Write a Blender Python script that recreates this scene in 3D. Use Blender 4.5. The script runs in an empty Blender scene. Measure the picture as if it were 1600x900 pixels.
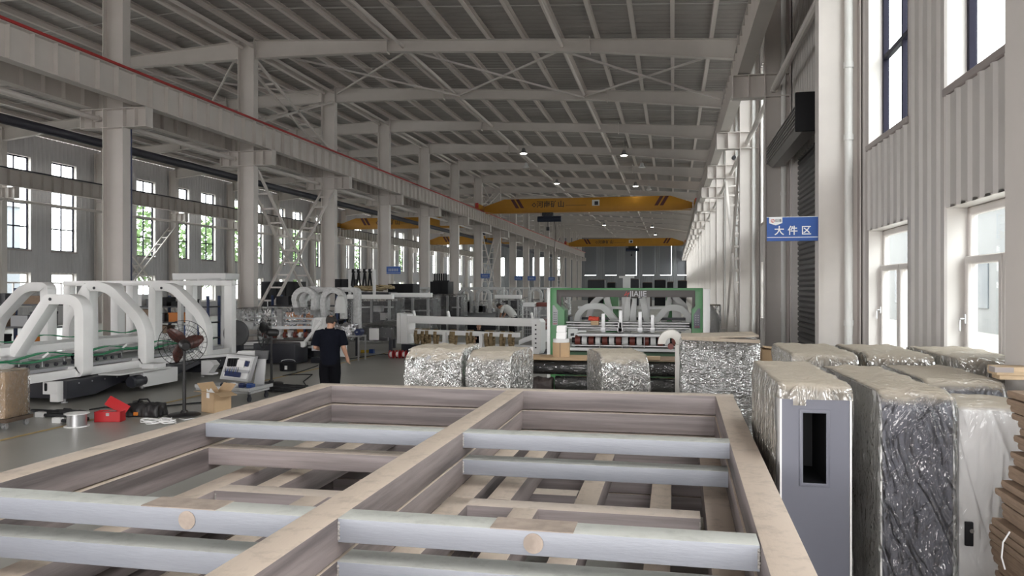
import bpy, bmesh, math, random
from mathutils import Vector, Matrix
random.seed(7)
sc = bpy.context.scene
COL = sc.collection
# ---------------------------------------------------------------- camera
CAM_H, FPX, YAW = 2.2, 1220.0, math.atan(252 / 1220.0)
cam_data = bpy.data.cameras.new('camera')
cam_data.sensor_width = 36.0
cam_data.lens = FPX / 1600 * 36
cam_data.clip_start, cam_data.clip_end = 0.05, 600
cam = bpy.data.objects.new('camera', cam_data)
cam.location = (0, 0, CAM_H)
cam.rotation_euler = (math.pi / 2, 0, YAW)
COL.objects.link(cam)
sc.camera = cam
# ---------------------------------------------------------------- view, sky, daylight
vs = sc.view_settings
vs.view_transform, vs.look, vs.gamma, vs.use_curve_mapping = 'Standard', 'None', 1.0, False
vs.exposure = 0.36
SKY = 8.0
w = bpy.data.worlds.new('sky')
sc.world = w
w.use_nodes = True
bgn = w.node_tree.nodes['Background']
bgn.inputs['Color'].default_value = (1.0, 0.985, 0.975, 1)
bgn.inputs['Strength'].default_value = SKY
sc.cycles.max_bounces = 10
sc.cycles.diffuse_bounces = 7
sc.cycles.glossy_bounces = 4
sc.cycles.transparent_max_bounces = 16
sc.cycles.sample_clamp_indirect = 6.0


def daylight(name, loc, rot, sx, sy):
    """opening through which the sky lights the hall (tells the renderer where to look for the sky)"""
    l = bpy.data.lights.new(name, 'AREA')
    l.shape, l.size, l.size_y = 'RECTANGLE', sx, sy
    l.cycles.is_portal = True
    o = bpy.data.objects.new(name, l)
    o.location, o.rotation_euler = loc, rot
    COL.objects.link(o)
    return o


R90 = math.pi / 2
XL, XR, XC = -36.15, 2.95, -16.6          # left wall, right wall, middle row of columns
Y0, Y1 = -9.2, 141.1                      # open end behind the camera, end wall
B = 7.5
YN = [13.34 + B * n for n in range(0, 18)]   # frame lines that the photo shows
for zc, hh in ((7.05, 5.4), (2.12, 1.95)):   # the bands of tall and of low windows in both long walls
    for k in range(2):
        yc = Y0 + (k + .5) * (Y1 - Y0) / 2
        daylight('daylight_left', (XL - .3, yc, zc), (0, -R90, 0), hh, 75)
        daylight('daylight_right', (XR + .3, yc, zc), (0, R90, 0), hh, 75)
daylight('daylight_gate', (-4.0, Y0 - .2, 2.7), (R90, 0, 0), 12, 5.4)
# sun-free overcast day; the lamps add their own light further down

# ---------------------------------------------------------------- helpers


def P(px, py, z=None, Y=None, X=None, d=None):
    """point of the hall that the photograph shows at (px, py), for a known height, distance or plane"""
    c, s = math.cos(YAW), math.sin(YAW)
    t, q = (px - 800) / FPX, (450 - py) / FPX
    if z is not None:
        d = (z - CAM_H) / q
    elif Y is not None:
        d = Y / (t * s + c)
    elif X is not None:
        d = X / (t * c - s)
    return Vector((d * (t * c - s), d * (t * s + c), CAM_H + q * d))


def nd(nt, kind, **kw):
    n = nt.nodes.new(kind)
    for k, v in kw.items():
        if k in n.inputs:
            n.inputs[k].default_value = v
        else:
            setattr(n, k, v)
    return n


MATS = {}


def mat(name, col, rough=.5, metal=0., var=0., scale=3., bump=0., bscale=40., stretch=(1, 1, 1), col2=None, spec=.5, cut=(.35, .65), emit=0.):
    m = bpy.data.materials.new(name)
    MATS[name] = m
    m.use_nodes = True
    nt = m.node_tree
    b = nt.nodes['Principled BSDF']
    b.inputs['Base Color'].default_value = (*col, 1)
    b.inputs['Roughness'].default_value = rough
    b.inputs['Metallic'].default_value = metal
    b.inputs['Specular IOR Level'].default_value = spec
    if emit:
        b.inputs['Emission Color'].default_value = (*col, 1)
        b.inputs['Emission Strength'].default_value = emit
    if var or bump or col2:
        tc = nd(nt, 'ShaderNodeTexCoord')
        mp = nd(nt, 'ShaderNodeMapping')
        mp.inputs['Scale'].default_value = stretch
        nt.links.new(tc.outputs['Object'], mp.inputs['Vector'])
    if var or col2:
        nz = nd(nt, 'ShaderNodeTexNoise', Scale=scale, Detail=6.0, Roughness=.6)
        nt.links.new(mp.outputs['Vector'], nz.inputs['Vector'])
        rp = nd(nt, 'ShaderNodeValToRGB')
        rp.color_ramp.elements[0].position, rp.color_ramp.elements[1].position = cut
        c2 = col2 or tuple(max(0, x * (1 - var)) for x in col)
        rp.color_ramp.elements[0].color = (*c2, 1)
        rp.color_ramp.elements[1].color = (*col, 1)
        nt.links.new(nz.outputs['Fac'], rp.inputs['Fac'])
        nt.links.new(rp.outputs['Color'], b.inputs['Base Color'])
    if bump:
        nb = nd(nt, 'ShaderNodeTexNoise', Scale=bscale, Detail=5.0, Roughness=.6)
        nt.links.new(mp.outputs['Vector'], nb.inputs['Vector'])
        bp = nd(nt, 'ShaderNodeBump', Strength=bump, Distance=.02)
        nt.links.new(nb.outputs['Fac'], bp.inputs['Height'])
        nt.links.new(bp.outputs['Normal'], b.inputs['Normal'])
    return m


def film(name, tint, amount, rough=.12, scale=9., stretch=(1, 1, 1), bump=1.0, dist=.05, haze=.0, dust=.0, streak=.0):
    """clear wrapping film: see-through, with sharp crinkles that catch the light; dust settles on what faces up"""
    m = bpy.data.materials.new(name)
    MATS[name] = m
    m.use_nodes = True
    nt = m.node_tree
    L = nt.links.new
    nt.nodes.remove(nt.nodes['Principled BSDF'])
    out = nt.nodes['Material Output']
    tc = nd(nt, 'ShaderNodeTexCoord')
    mp = nd(nt, 'ShaderNodeMapping')
    mp.inputs['Scale'].default_value = stretch
    L(tc.outputs['Object'], mp.inputs['Vector'])

    def ridge(sc_, det, dis, vec):
        nz = nd(nt, 'ShaderNodeTexNoise', Scale=sc_, Detail=det, Roughness=.5, Distortion=dis)
        L(vec, nz.inputs['Vector'])
        a = nd(nt, 'ShaderNodeMath', operation='SUBTRACT')
        a.inputs[1].default_value = .5
        L(nz.outputs['Fac'], a.inputs[0])
        b = nd(nt, 'ShaderNodeMath', operation='ABSOLUTE')
        L(a.outputs[0], b.inputs[0])
        return b.outputs[0]
    va, vb = nd(nt, 'ShaderNodeMapping'), nd(nt, 'ShaderNodeMapping')
    for v_, rot in ((va, (.5, .75, .3)), (vb, (-.4, -.6, .9))):
        v_.vector_type = 'TEXTURE'
        v_.inputs['Rotation'].default_value = rot
        v_.inputs['Scale'].default_value = (1.0, 1.0, 3.2)
        L(mp.outputs['Vector'], v_.inputs['Vector'])
    r1 = ridge(scale, 2.0, .9, va.outputs['Vector'])
    r2 = ridge(scale * .55, 2.0, 1.2, vb.outputs['Vector'])
    mp2 = nd(nt, 'ShaderNodeMapping')
    mp2.inputs['Scale'].default_value = (scale * 1.6, scale * 1.6, scale * .16)
    L(tc.outputs['Object'], mp2.inputs['Vector'])
    r3 = ridge(1.0, 1.0, .6, mp2.outputs['Vector'])
    h1 = nd(nt, 'ShaderNodeMath', operation='MULTIPLY_ADD')
    L(r2, h1.inputs[0])
    h1.inputs[1].default_value = 1.8
    L(r1, h1.inputs[2])
    h2 = nd(nt, 'ShaderNodeMath', operation='MULTIPLY_ADD')
    L(r3, h2.inputs[0])
    h2.inputs[1].default_value = streak
    L(h1.outputs[0], h2.inputs[2])
    bp = nd(nt, 'ShaderNodeBump', Strength=bump, Distance=dist)
    bp.invert = True
    L(h2.outputs[0], bp.inputs['Height'])
    gl = nd(nt, 'ShaderNodeBsdfGlossy', Roughness=rough)
    gl.inputs['Color'].default_value = (.97, .97, .97, 1)
    L(bp.outputs['Normal'], gl.inputs['Normal'])
    df = nd(nt, 'ShaderNodeBsdfDiffuse')
    df.inputs['Color'].default_value = (*tint, 1)
    L(bp.outputs['Normal'], df.inputs['Normal'])
    tr = nd(nt, 'ShaderNodeBsdfTransparent')
    m1 = nd(nt, 'ShaderNodeMixShader')
    m1.inputs['Fac'].default_value = haze
    L(tr.outputs[0], m1.inputs[1])
    L(df.outputs[0], m1.inputs[2])
    fr = nd(nt, 'ShaderNodeFresnel', IOR=1.5)
    L(bp.outputs['Normal'], fr.inputs['Normal'])
    sm = nd(nt, 'ShaderNodeMath', operation='ADD', use_clamp=True)
    L(fr.outputs[0], sm.inputs[0])
    sm.inputs[1].default_value = amount
    m2 = nd(nt, 'ShaderNodeMixShader')
    L(sm.outputs[0], m2.inputs['Fac'])
    L(m1.outputs[0], m2.inputs[1])
    L(gl.outputs[0], m2.inputs[2])
    last = m2
    if dust:
        ge = nd(nt, 'ShaderNodeNewGeometry')
        sx = nd(nt, 'ShaderNodeSeparateXYZ')
        L(ge.outputs['Normal'], sx.inputs[0])
        mr = nd(nt, 'ShaderNodeMapRange')
        mr.inputs['From Min'].default_value, mr.inputs['From Max'].default_value = .45, .95
        mr.inputs['To Max'].default_value = dust
        L(sx.outputs['Z'], mr.inputs['Value'])
        dd = nd(nt, 'ShaderNodeBsdfDiffuse')
        dd.inputs['Color'].default_value = (.50, .44, .36, 1)
        bp2 = nd(nt, 'ShaderNodeBump', Strength=.6, Distance=dist * .6)
        L(h2.outputs[0], bp2.inputs['Height'])
        L(bp2.outputs['Normal'], dd.inputs['Normal'])
        m3 = nd(nt, 'ShaderNodeMixShader')
        L(mr.outputs[0], m3.inputs['Fac'])
        L(m2.outputs[0], m3.inputs[1])
        L(dd.outputs[0], m3.inputs[2])
        last = m3
    L(last.outputs[0], out.inputs['Surface'])
    return m


class MB:
    """collects faces and links them as ONE mesh object"""

    def __init__(self):
        self.v, self.f = [], []

    def add(self, vs_, fs):
        o = len(self.v)
        self.v += [tuple(p) for p in vs_]
        self.f += [tuple(i + o for i in f) for f in fs]
        return self

    def box(self, x0, y0, z0, x1, y1, z1):
        v = [(x, y, z) for x in (x0, x1) for y in (y0, y1) for z in (z0, z1)]
        return self.add(v, [(0, 1, 3, 2), (4, 6, 7, 5), (0, 4, 5, 1), (2, 3, 7, 6), (0, 2, 6, 4), (1, 5, 7, 3)])

    def bar(self, p0, p1, w_, h_, up=(0, 0, 1), c=0.0):
        """bar of rectangular section (w across, h along up) from p0 to p1, its edges eased by c"""
        p0, p1 = Vector(p0), Vector(p1)
        d = (p1 - p0).normalized()
        up = Vector(up)
        s = d.cross(up)
        if s.length < 1e-5:
            s = d.cross(Vector((1, 0, 0)))
        s.normalize()
        u = s.cross(d)
        a, b_ = w_ / 2, h_ / 2
        if c > 0:
            k = c * .3
            sec = [(-a + c, -b_), (a - c, -b_), (a - k, -b_ + k), (a, -b_ + c), (a, b_ - c), (a - k, b_ - k), (a - c, b_), (-a + c, b_), (-a + k, b_ - k), (-a, b_ - c), (-a, -b_ + c), (-a + k, -b_ + k)]
        else:
            sec = [(-a, -b_), (a, -b_), (a, b_), (-a, b_)]
        n = len(sec)
        v = [p + s * x + u * y for p in (p0, p1) for x, y in sec]
        f = [(i, (i + 1) % n, n + (i + 1) % n, n + i) for i in range(n)] + [tuple(range(n))[::-1], tuple(range(n, 2 * n))]
        return self.add(v, f)

    def tube(self, pts, r, n=8, closed=False):
        pts = [Vector(p) for p in pts]
        m = len(pts)
        rs = r if isinstance(r, (list, tuple)) else [r] * m
        ref = None
        rings = []
        for i, p in enumerate(pts):
            a = pts[(i - 1) % m] if (closed or i > 0) else p
            b_ = pts[(i + 1) % m] if (closed or i < m - 1) else p
            d = (b_ - a).normalized()
            if ref is None:
                ref = d.orthogonal().normalized()
            ref = (ref - d * ref.dot(d))
            if ref.length < 1e-5:
                ref = d.orthogonal()
            ref.normalize()
            q = d.cross(ref)
            rings.append([p + (ref * math.cos(2 * math.pi * j / n) + q * math.sin(2 * math.pi * j / n)) * rs[i] for j in range(n)])
        v = [x for r_ in rings for x in r_]
        f = []
        for i in range(m if closed else m - 1):
            k = (i + 1) % m
            for j in range(n):
                f.append((i * n + j, i * n + (j + 1) % n, k * n + (j + 1) % n, k * n + j))
        if not closed:
            f += [tuple(range(n))[::-1], tuple(range((m - 1) * n, m * n))]
        return self.add(v, f)

    def cyl(self, p0, p1, r, n=16, r2=None):
        return self.tube([p0, p1], [r, r if r2 is None else r2], n)

    def prism(self, poly, ax, a, b_):
        """polygon in the plane across axis ax, extruded from a to b"""
        mk = {'x': lambda p, t: (t, p[0], p[1]), 'y': lambda p, t: (p[0], t, p[1]), 'z': lambda p, t: (p[0], p[1], t)}[ax]
        n = len(poly)
        v = [mk(p, t) for t in (a, b_) for p in poly]
        f = [(i, (i + 1) % n, n + (i + 1) % n, n + i) for i in range(n)] + [tuple(range(n))[::-1], tuple(range(n, 2 * n))]
        return self.add(v, f)

    def band(self, outer, inner, ax, a, b_):
        """closed frame between two outlines of the same number of points"""
        mk = {'x': lambda p, t: (t, p[0], p[1]), 'y': lambda p, t: (p[0], t, p[1]), 'z': lambda p, t: (p[0], p[1], t)}[ax]
        n = len(outer)
        v = [mk(p, t) for t in (a, b_) for q in (outer, inner) for p in q]
        f = []
        for i in range(n):
            j = (i + 1) % n
            f += [(i, j, n + j, n + i), (2 * n + i, 3 * n + i, 3 * n + j, 2 * n + j), (i, 2 * n + i, 2 * n + j, j), (n + i, n + j, 3 * n + j, 3 * n + i)]
        return self.add(v, f)

    def lathe(self, prof, c, n=20, ax='z'):
        c = Vector(c)
        v, m = [], len(prof)
        for r, z in prof:
            for j in range(n):
                a = 2 * math.pi * j / n
                q = (r * math.cos(a), r * math.sin(a), z)
                if ax == 'x':
                    q = (q[2], q[0], q[1])
                elif ax == 'y':
                    q = (q[0], q[2], q[1])
                v.append(c + Vector(q))
        f = []
        for i in range(m - 1):
            for j in range(n):
                k = (j + 1) % n
                f.append((i * n + j, i * n + k, (i + 1) * n + k, (i + 1) * n + j))
        f += [tuple(range(n))[::-1], tuple(range((m - 1) * n, m * n))]
        return self.add(v, f)

    def loft(self, rings):
        n = len(rings[0])
        v = [p for r in rings for p in r]
        f = []
        for i in range(len(rings) - 1):
            for j in range(n):
                k = (j + 1) % n
                f.append((i * n + j, i * n + k, (i + 1) * n + k, (i + 1) * n + j))
        f += [tuple(range(n))[::-1], tuple(range((len(rings) - 1) * n, len(rings) * n))]
        return self.add(v, f)

    def xf(self, M_):
        self.v = [tuple(M_ @ Vector(p)) for p in self.v]
        return self

    def mesh(self, name, m, bevel=0., seg=2, smooth=True, angle=35):
        me = bpy.data.meshes.new(name)
        me.from_pydata(self.v, [], self.f)
        bm = bmesh.new()
        bm.from_mesh(me)
        bmesh.ops.recalc_face_normals(bm, faces=bm.faces)
        if bevel:
            es = [e for e in bm.edges if len(e.link_faces) == 2 and e.calc_face_angle(0) > .6]
            if es:
                bmesh.ops.bevel(bm, geom=es, offset=bevel, segments=seg, affect='EDGES', profile=.6, clamp_overlap=True)
        bm.to_mesh(me)
        bm.free()
        for mm in (m if isinstance(m, (list, tuple)) else [m]):
            me.materials.append(MATS[mm] if isinstance(mm, str) else mm)
        if smooth:
            me.shade_smooth()
            me.set_sharp_from_angle(angle=math.radians(angle))
        return me

    def build(self, name, m, parent=None, **kw):
        me = self.mesh(name, m, **kw)
        o = bpy.data.objects.new(name, me)
        COL.objects.link(o)
        if parent is not None:
            o.parent = parent
        return o


def tag(o, label=None, cat=None, group=None, kind=None):
    if label:
        o['label'] = label
    if cat:
        o['category'] = cat
    if group:
        o['group'] = group
    if kind:
        o['kind'] = kind
    return o


def empty(name, loc, label, cat, group=None, rz=0., kind=None):
    o = bpy.data.objects.new(name, None)
    o.empty_display_size = .2
    o.location, o.rotation_euler = loc, (0, 0, rz)
    COL.objects.link(o)
    return tag(o, label, cat, group, kind)


def put(name, me, parent=None, loc=(0, 0, 0), rz=0.):
    o = bpy.data.objects.new(name, me)
    o.location, o.rotation_euler = loc, (0, 0, rz)
    COL.objects.link(o)
    if parent is not None:
        o.parent = parent
    return o


def copy_tree(o, parent=None):
    c = o.copy()
    COL.objects.link(c)
    c.parent = parent
    for ch in list(o.children):
        copy_tree(ch, c)
    return c


def struct(o):
    o['kind'] = 'structure'
    return o


def rounded(pts, rad, n=8):
    """polygon with its corners rounded (one radius or one per corner)"""
    m, out = len(pts), []
    for i in range(m):
        p, a, b_ = Vector(pts[i]), Vector(pts[i - 1]), Vector(pts[(i + 1) % m])
        r = rad[i] if isinstance(rad, (list, tuple)) else rad
        da, db = (a - p), (b_ - p)
        la, lb = da.length, db.length
        da, db = da / la, db / lb
        ang = da.angle(db)
        t = min(r / max(math.tan(ang / 2), 1e-3), la * .49, lb * .49)
        s0, s1 = p + da * t, p + db * t
        for k in range(n + 1):
            u = k / n
            q = s0 * (1 - u) ** 2 + p * 2 * u * (1 - u) + s1 * u * u
            out.append((q.x, q.y))
    return out


def inset(poly, w_):
    """the outline moved inwards by w"""
    m = len(poly)
    area = sum(poly[i][0] * poly[(i + 1) % m][1] - poly[(i + 1) % m][0] * poly[i][1] for i in range(m))
    sg = 1 if area > 0 else -1
    out = []
    for i in range(m):
        k = 1
        a, b_ = Vector(poly[i - 1]), Vector(poly[(i + 1) % m])
        t = (b_ - a)
        if t.length < 1e-6:
            t = Vector((1, 0))
        t.normalize()
        out.append((poly[i][0] - t.y * w_ * sg, poly[i][1] + t.x * w_ * sg))
    return out


def text_mesh(name, s, size, m, ext=.004, bold=0.0):
    cu = bpy.data.curves.new(name, 'FONT')
    cu.body, cu.size, cu.extrude, cu.offset = s, size, ext, bold
    cu.align_x, cu.align_y = 'CENTER', 'CENTER'
    o = bpy.data.objects.new(name, cu)
    COL.objects.link(o)
    dg = bpy.context.evaluated_depsgraph_get()
    me = bpy.data.meshes.new_from_object(o.evaluated_get(dg))
    bpy.data.objects.remove(o)
    me.materials.clear()
    me.materials.append(MATS[m])
    return me


ORD = 'first second third fourth fifth sixth seventh eighth ninth tenth eleventh twelfth thirteenth fourteenth fifteenth sixteenth seventeenth eighteenth nineteenth twentieth'.split()

# ---------------------------------------------------------------- materials
mat('steel_paint', (.64, .60, .572), .6, var=.06, scale=1.2, spec=.3)
mat('steel_white', (.74, .735, .72), .4, var=.05, scale=2.)
mat('purlin_paint', (.70, .645, .615), .6)
mat('ceiling_sheet', (.40, .375, .365), .4, metal=.25, var=.15, scale=.5)
mat('wall_sheet_left', (.50, .49, .50), .5, var=.08, scale=.7)
mat('wall_sheet_right', (.56, .53, .51), .4, var=.06, scale=1.5)
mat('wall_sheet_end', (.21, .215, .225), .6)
mat('blind', (.17, .175, .19), .7)
mat('trim_paint', (.70, .67, .645), .45)
mat('trim_brown', (.33, .29, .28), .5)
mat('window_dark', (.016, .015, .03), .6, spec=.15)
mat('window_white', (.64, .60, .575), .4)
mat('rail_red', (.42, .03, .03), .5)
mat('black', (.010, .010, .012), .6, spec=.25)
mat('black_rubber', (.02, .02, .022), .8)
mat('dark_pipe', (.03, .03, .045), .5)
mat('crane_yellow', (.50, .235, .018), .42, var=.1, scale=2)
mat('crane_stripe', (.085, .02, .02), .5)
mat('sign_blue', (.02, .09, .36), .4)
mat('sign_white', (.85, .86, .88), .5)
mat('sign_red', (.55, .08, .05), .5)
mat('lamp_glow', (1.0, .97, .9), .5, emit=14.)
mat('lamp_body', (.25, .25, .26), .4, metal=.5)
mat('white_gloss', (.86, .855, .85), .3, var=.03)
mat('white_dull', (.70, .70, .70), .5)
mat('grey_paint', (.36, .365, .38), .45)
mat('machine_dark', (.026, .027, .036), .4, var=.2)
mat('steel', (.50, .50, .51), .32, metal=.8, var=.15, scale=4)
mat('green_paint', (.055, .22, .075), .35)
mat('belt_green', (.012, .26, .11), .5)
mat('tan_strap', (.34, .25, .14), .8, var=.3, scale=14)
mat('cardboard', (.50, .35, .21), .8, var=.1, scale=4)
mat('cardboard_brown', (.31, .22, .155), .85, var=.22, scale=10, stretch=(1, 1, 6))
mat('wood', (.58, .43, .28), .7, var=.25, scale=6, stretch=(1, 12, 12))
mat('red_box', (.50, .025, .03), .35)
mat('navy', (.007, .008, .014), .9, var=.2, scale=8, bump=.3, bscale=30, spec=.1)
mat('trousers', (.006, .006, .008), .95, bump=.3, bscale=30, spec=.08)
mat('skin', (.45, .25, .17), .55, var=.08, scale=9)
mat('hair', (.018, .013, .011), .6, bump=.5, bscale=150)
mat('shirt_white', (.6, .6, .58), .8)
mat('yellow_line', (.55, .40, .17), .6, var=.3, scale=3)
mat('blue_plastic', (.02, .06, .22), .4)
mat('orange', (.65, .20, .02), .5)
mat('glove_red', (.60, .07, .04), .7)
mat('brown_roller', (.16, .035, .025), .5)
mat('rope_tan', (.42, .33, .19), .85, bump=.6, bscale=60)
mat('cover_slate', (.13, .135, .17), .42, var=.06, scale=2)
mat('foil', (.62, .62, .64), .22, metal=.85, bump=1.0, bscale=16)
mat('floor_paint', (.37, .36, .33), .34, var=.25, scale=.35, bump=.05, bscale=6, cut=(.3, .7))
mat('shutter', (.085, .08, .082), .45)
mat('shutter_hood', (.24, .225, .22), .4, metal=.2)
mat('outside_white', (.20, .205, .21), .7)
mat('outside_grey', (.25, .27, .30), .7)
mat('outside_glass', (.08, .10, .12), .2)
mat('wood_dark', (.10, .07, .05), .9)
mat('leaf', (.12, .20, .07), .7)
g = bpy.data.materials.new('glass')
MATS['glass'] = g
g.use_nodes = True
g.node_tree.nodes.remove(g.node_tree.nodes['Principled BSDF'])
_t, _g, _m = nd(g.node_tree, 'ShaderNodeBsdfTransparent'), nd(g.node_tree, 'ShaderNodeBsdfGlossy', Roughness=.02), nd(g.node_tree, 'ShaderNodeMixShader')
_t.inputs['Color'].default_value = (.93, .96, .96, 1)
_m.inputs['Fac'].default_value = .07
g.node_tree.links.new(_t.outputs[0], _m.inputs[1])
g.node_tree.links.new(_g.outputs[0], _m.inputs[2])
g.node_tree.links.new(_m.outputs[0], g.node_tree.nodes['Material Output'].inputs['Surface'])
mat('bag_brown', (.07, .055, .052), .42, bump=.8, bscale=18)
mat('cover_cream', (.62, .60, .56), .4)
mat('grey_dark', (.10, .10, .105), .5)
mat('rack_blue', (.02, .04, .12), .5)
mat('white_wrapped', (.66, .66, .66), .22, var=.25, scale=14, bump=.9, bscale=30)
mat('brown_dark', (.055, .045, .042), .45)
mat('navy_gloss', (.02, .03, .09), .3)
mat('letter_grey', (.42, .42, .44), .4)
mat('steel_light', (.55, .55, .56), .35, metal=.3)
mat('green_dark', (.02, .085, .03), .45)
mat('film_bag', (.66, .66, .65), .25, bump=1.0, bscale=30)
mat('crane_text', (.05, .035, .02), .5)
mat('machine_blue', (.012, .018, .04), .4)
mat('sign_pale', (.30, .36, .52), .5)
mat('fan_dark', (.018, .017, .018), .45)
mat('fan_blade', (.08, .03, .024), .35)
mat('tool_yellow', (.55, .36, .03), .4)
mat('board_beige', (.47, .40, .32), .8, var=.2, scale=9)
mat('eye_dark', (.03, .025, .02), .3)
# ================================================================ the hall


def roof_z(x):
    return 12.05 - abs(x - XC) * 0.0612


struct(MB().box(XL - 60, Y0 - 40, -.3, XR + 40, Y1 + 20, 0).build('floor', 'floor_paint'))


def rib_sheet(rects, x, sgn, pitch=.32, h=.028, along='y'):
    """ribbed sheet metal over rectangles (u0, u1, z0, z1); ribs stand up; sgn: side on which they stand out"""
    m = MB()
    for u0, u1, z0, z1 in rects:
        us = [(u0, 0)]
        k = math.floor(u0 / pitch) - 1
        while k * pitch < u1 + pitch:
            for du, hh in ((0, 0), (.05, h), (.11, h), (.16, 0)):
                u = k * pitch + du
                if u0 < u < u1:
                    us.append((u, hh))
            k += 1
        us.append((u1, 0))
        mk = (lambda u, hh, z: (x + sgn * hh, u, z)) if along == 'y' else (lambda u, hh, z: (u, x + sgn * hh, z))
        v = [mk(u, hh, z) for z in (z0, z1) for u, hh in us]
        n = len(us)
        m.add(v, [(i, i + 1, n + i + 1, n + i) for i in range(n - 1)])
    return m


UZ0, UZ1, LZ0, LZ1 = 4.4, 9.7, 1.2, 3.08     # tall and low windows


def wall_rects(openings, z1, lz0=LZ0):
    """rectangles of a long wall around its openings (y0, y1, has low window, has tall window)"""
    r, y = [], Y0
    for a, b_, low, tall in sorted(openings):
        r.append((y, a, 0, z1))
        zs = [0] + ([lz0, LZ1] if low else []) + ([UZ0, UZ1] if tall else []) + [z1]
        for k in range(0, len(zs), 2):
            if zs[k + 1] - zs[k] > .01:
                r.append((a, b_, zs[k], zs[k + 1]))
        y = b_
    r.append((y, Y1, 0, z1))
    return r


left_open, right_open = [], []
for n in range(-3, 17):
    yb = 13.34 + B * n
    for a, b_ in ((.55, 2.5), (4.05, 6.0)):
        if yb + a > Y0 and yb + b_ < Y1:
            left_open.append((yb + a, yb + b_, True, True))
    for a, b_ in ((1.46, 3.54), (5.02, 7.07)):
        if n == 0:
            continue
        if yb + a > Y0 and yb + b_ < Y1:
            right_open.append((yb + a, yb + b_, True, True))
DOOR = (15.2, 20.5, 5.3)
struct(rib_sheet(wall_rects(left_open, 11.0), XL, 1).build('wall_left', 'wall_sheet_left', smooth=False))
rr = wall_rects(right_open, 11.0)
rr = [r for r in rr if not (r[0] < 16 and r[1] > 20 and r[3] > 5)] + [(r[0], DOOR[0], 0, 11) for r in rr if r[0] < 16 and r[1] > 20 and r[3] > 5] + \
     [(DOOR[0], DOOR[1], DOOR[2], 11)] + [(DOOR[1], r[1], 0, 11) for r in rr if r[0] < 16 and r[1] > 20 and r[3] > 5]
struct(rib_sheet(rr, XR, -1).build('wall_right', 'wall_sheet_right', smooth=False))

# end wall with six tall windows behind drawn blinds in the main bay and four in the left bay
end_x = [P(px, 400, Y=Y1).x for px in (922.5, 954.5, 986, 1013, 1040.5, 1067.5)]
end_x += [-20.5, -24.2, -27.9, -31.6]
rects, x = [], XL
for c in sorted(end_x):
    rects += [(x, c - 1.05, 0, 12.1), (c - 1.05, c + 1.05, 0, UZ0), (c - 1.05, c + 1.05, UZ1, 12.1)]
    x = c + 1.05
rects.append((x, XR, 0, 12.1))
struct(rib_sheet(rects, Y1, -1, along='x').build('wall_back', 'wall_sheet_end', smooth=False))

# wall behind the camera, with its open gate
fr = [(XL, -10.0, 0, 12.1), (2.0, XR, 0, 12.1), (-10.0, 2.0, 5.4, 12.1)]
struct(rib_sheet(fr, Y0, 1, along='x').build('wall_front', 'wall_sheet_right', smooth=False))

# roof: ribbed sheet on two slopes
m = MB()
for xa, xb in ((XL - .3, XC), (XC, XR + .3)):
    ys, k = [], 0
    while Y0 + k * .40 < Y1:
        for du, hh in ((0, 0), (.04, -.016), (.08, -.016), (.12, 0)):
            ys.append((Y0 + k * .40 + du, hh))
        k += 1
    n = len(ys)
    v = [(xx, y, roof_z(xx) + .24 + hh) for xx in (xa, xb) for y, hh in ys]
    m.add(v, [(i, i + 1, n + i + 1, n + i) for i in range(n - 1)])
struct(m.build('ceiling', 'ceiling_sheet', smooth=False))

# floor markings: yellow lane lines
m = MB()
for a, b_ in (((-9.5, -8.0), (-9.5, 60.0)),):
    d = (Vector(b_) - Vector(a)).normalized()
    s = Vector((-d.y, d.x)) * .05
    m.add([(a[0] - s.x, a[1] - s.y, .004), (a[0] + s.x, a[1] + s.y, .004), (b_[0] + s.x, b_[1] + s.y, .004), (b_[0] - s.x, b_[1] - s.y, .004)], [(0, 1, 2, 3)])
struct(m.build('floor_marking', 'yellow_line'))


# ---------------------------------------------------------------- windows
def tall_window_mesh(w_, h_):
    m = MB()
    t = .07
    m.box(-.04, 0, 0, .04, t, h_).box(-.04, w_ - t, 0, .04, w_, h_).box(-.04, 0, 0, .04, w_, t).box(-.04, 0, h_ - t, .04, w_, h_)
    m.box(-.035, w_ / 2 - .03, 0, .035, w_ / 2 + .03, h_)
    for k in (1, 2, 3):
        m.box(-.035, 0, h_ * k / 4 - .035, .035, w_, h_ * k / 4 + .035)
    return m.mesh('window', 'window_dark', smooth=False)


def low_window_mesh(w_, h_):
    m = MB()
    t = .09
    m.box(-.04, 0, 0, .04, t, h_).box(-.04, w_ - t, 0, .04, w_, h_).box(-.04, 0, 0, .04, w_, t).box(-.04, 0, h_ - t, .04, w_, h_)
    m.box(-.04, 0, h_ - .62, .04, w_, h_ - .53)
    m.box(-.04, w_ / 2 - .045, 0, .04, w_ / 2 + .045, h_ - .53)
    return m.mesh('window', 'window_white', bevel=.012, seg=1)


def sash_mesh(w_, h_):
    m = MB()
    t = .085
    m.box(-.085, 0, 0, -.035, t, h_).box(-.085, w_ - t, 0, -.035, w_, h_).box(-.085, 0, 0, -.035, w_, t).box(-.085, 0, h_ - t, -.035, w_, h_)
    return m.mesh('casement_sash', 'window_white', bevel=.012, seg=1)


def reveal_mesh(w_, h_, dep):
    m = MB()
    t = .03
    m.box(0, -t, -t, dep, 0, h_ + t).box(0, w_, -t, dep, w_ + t, h_ + t).box(0, 0, h_, dep, w_, h_ + t)
    return m.mesh('window_trim', 'trim_paint', smooth=False)


def sill_mesh(w_, dep, proud):
    m = MB().box(-.035, -.06, -.09, dep, w_ + .06, 0)
    return m.mesh('window_sill', 'trim_brown' if proud else 'trim_paint', bevel=.01, seg=1)


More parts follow.
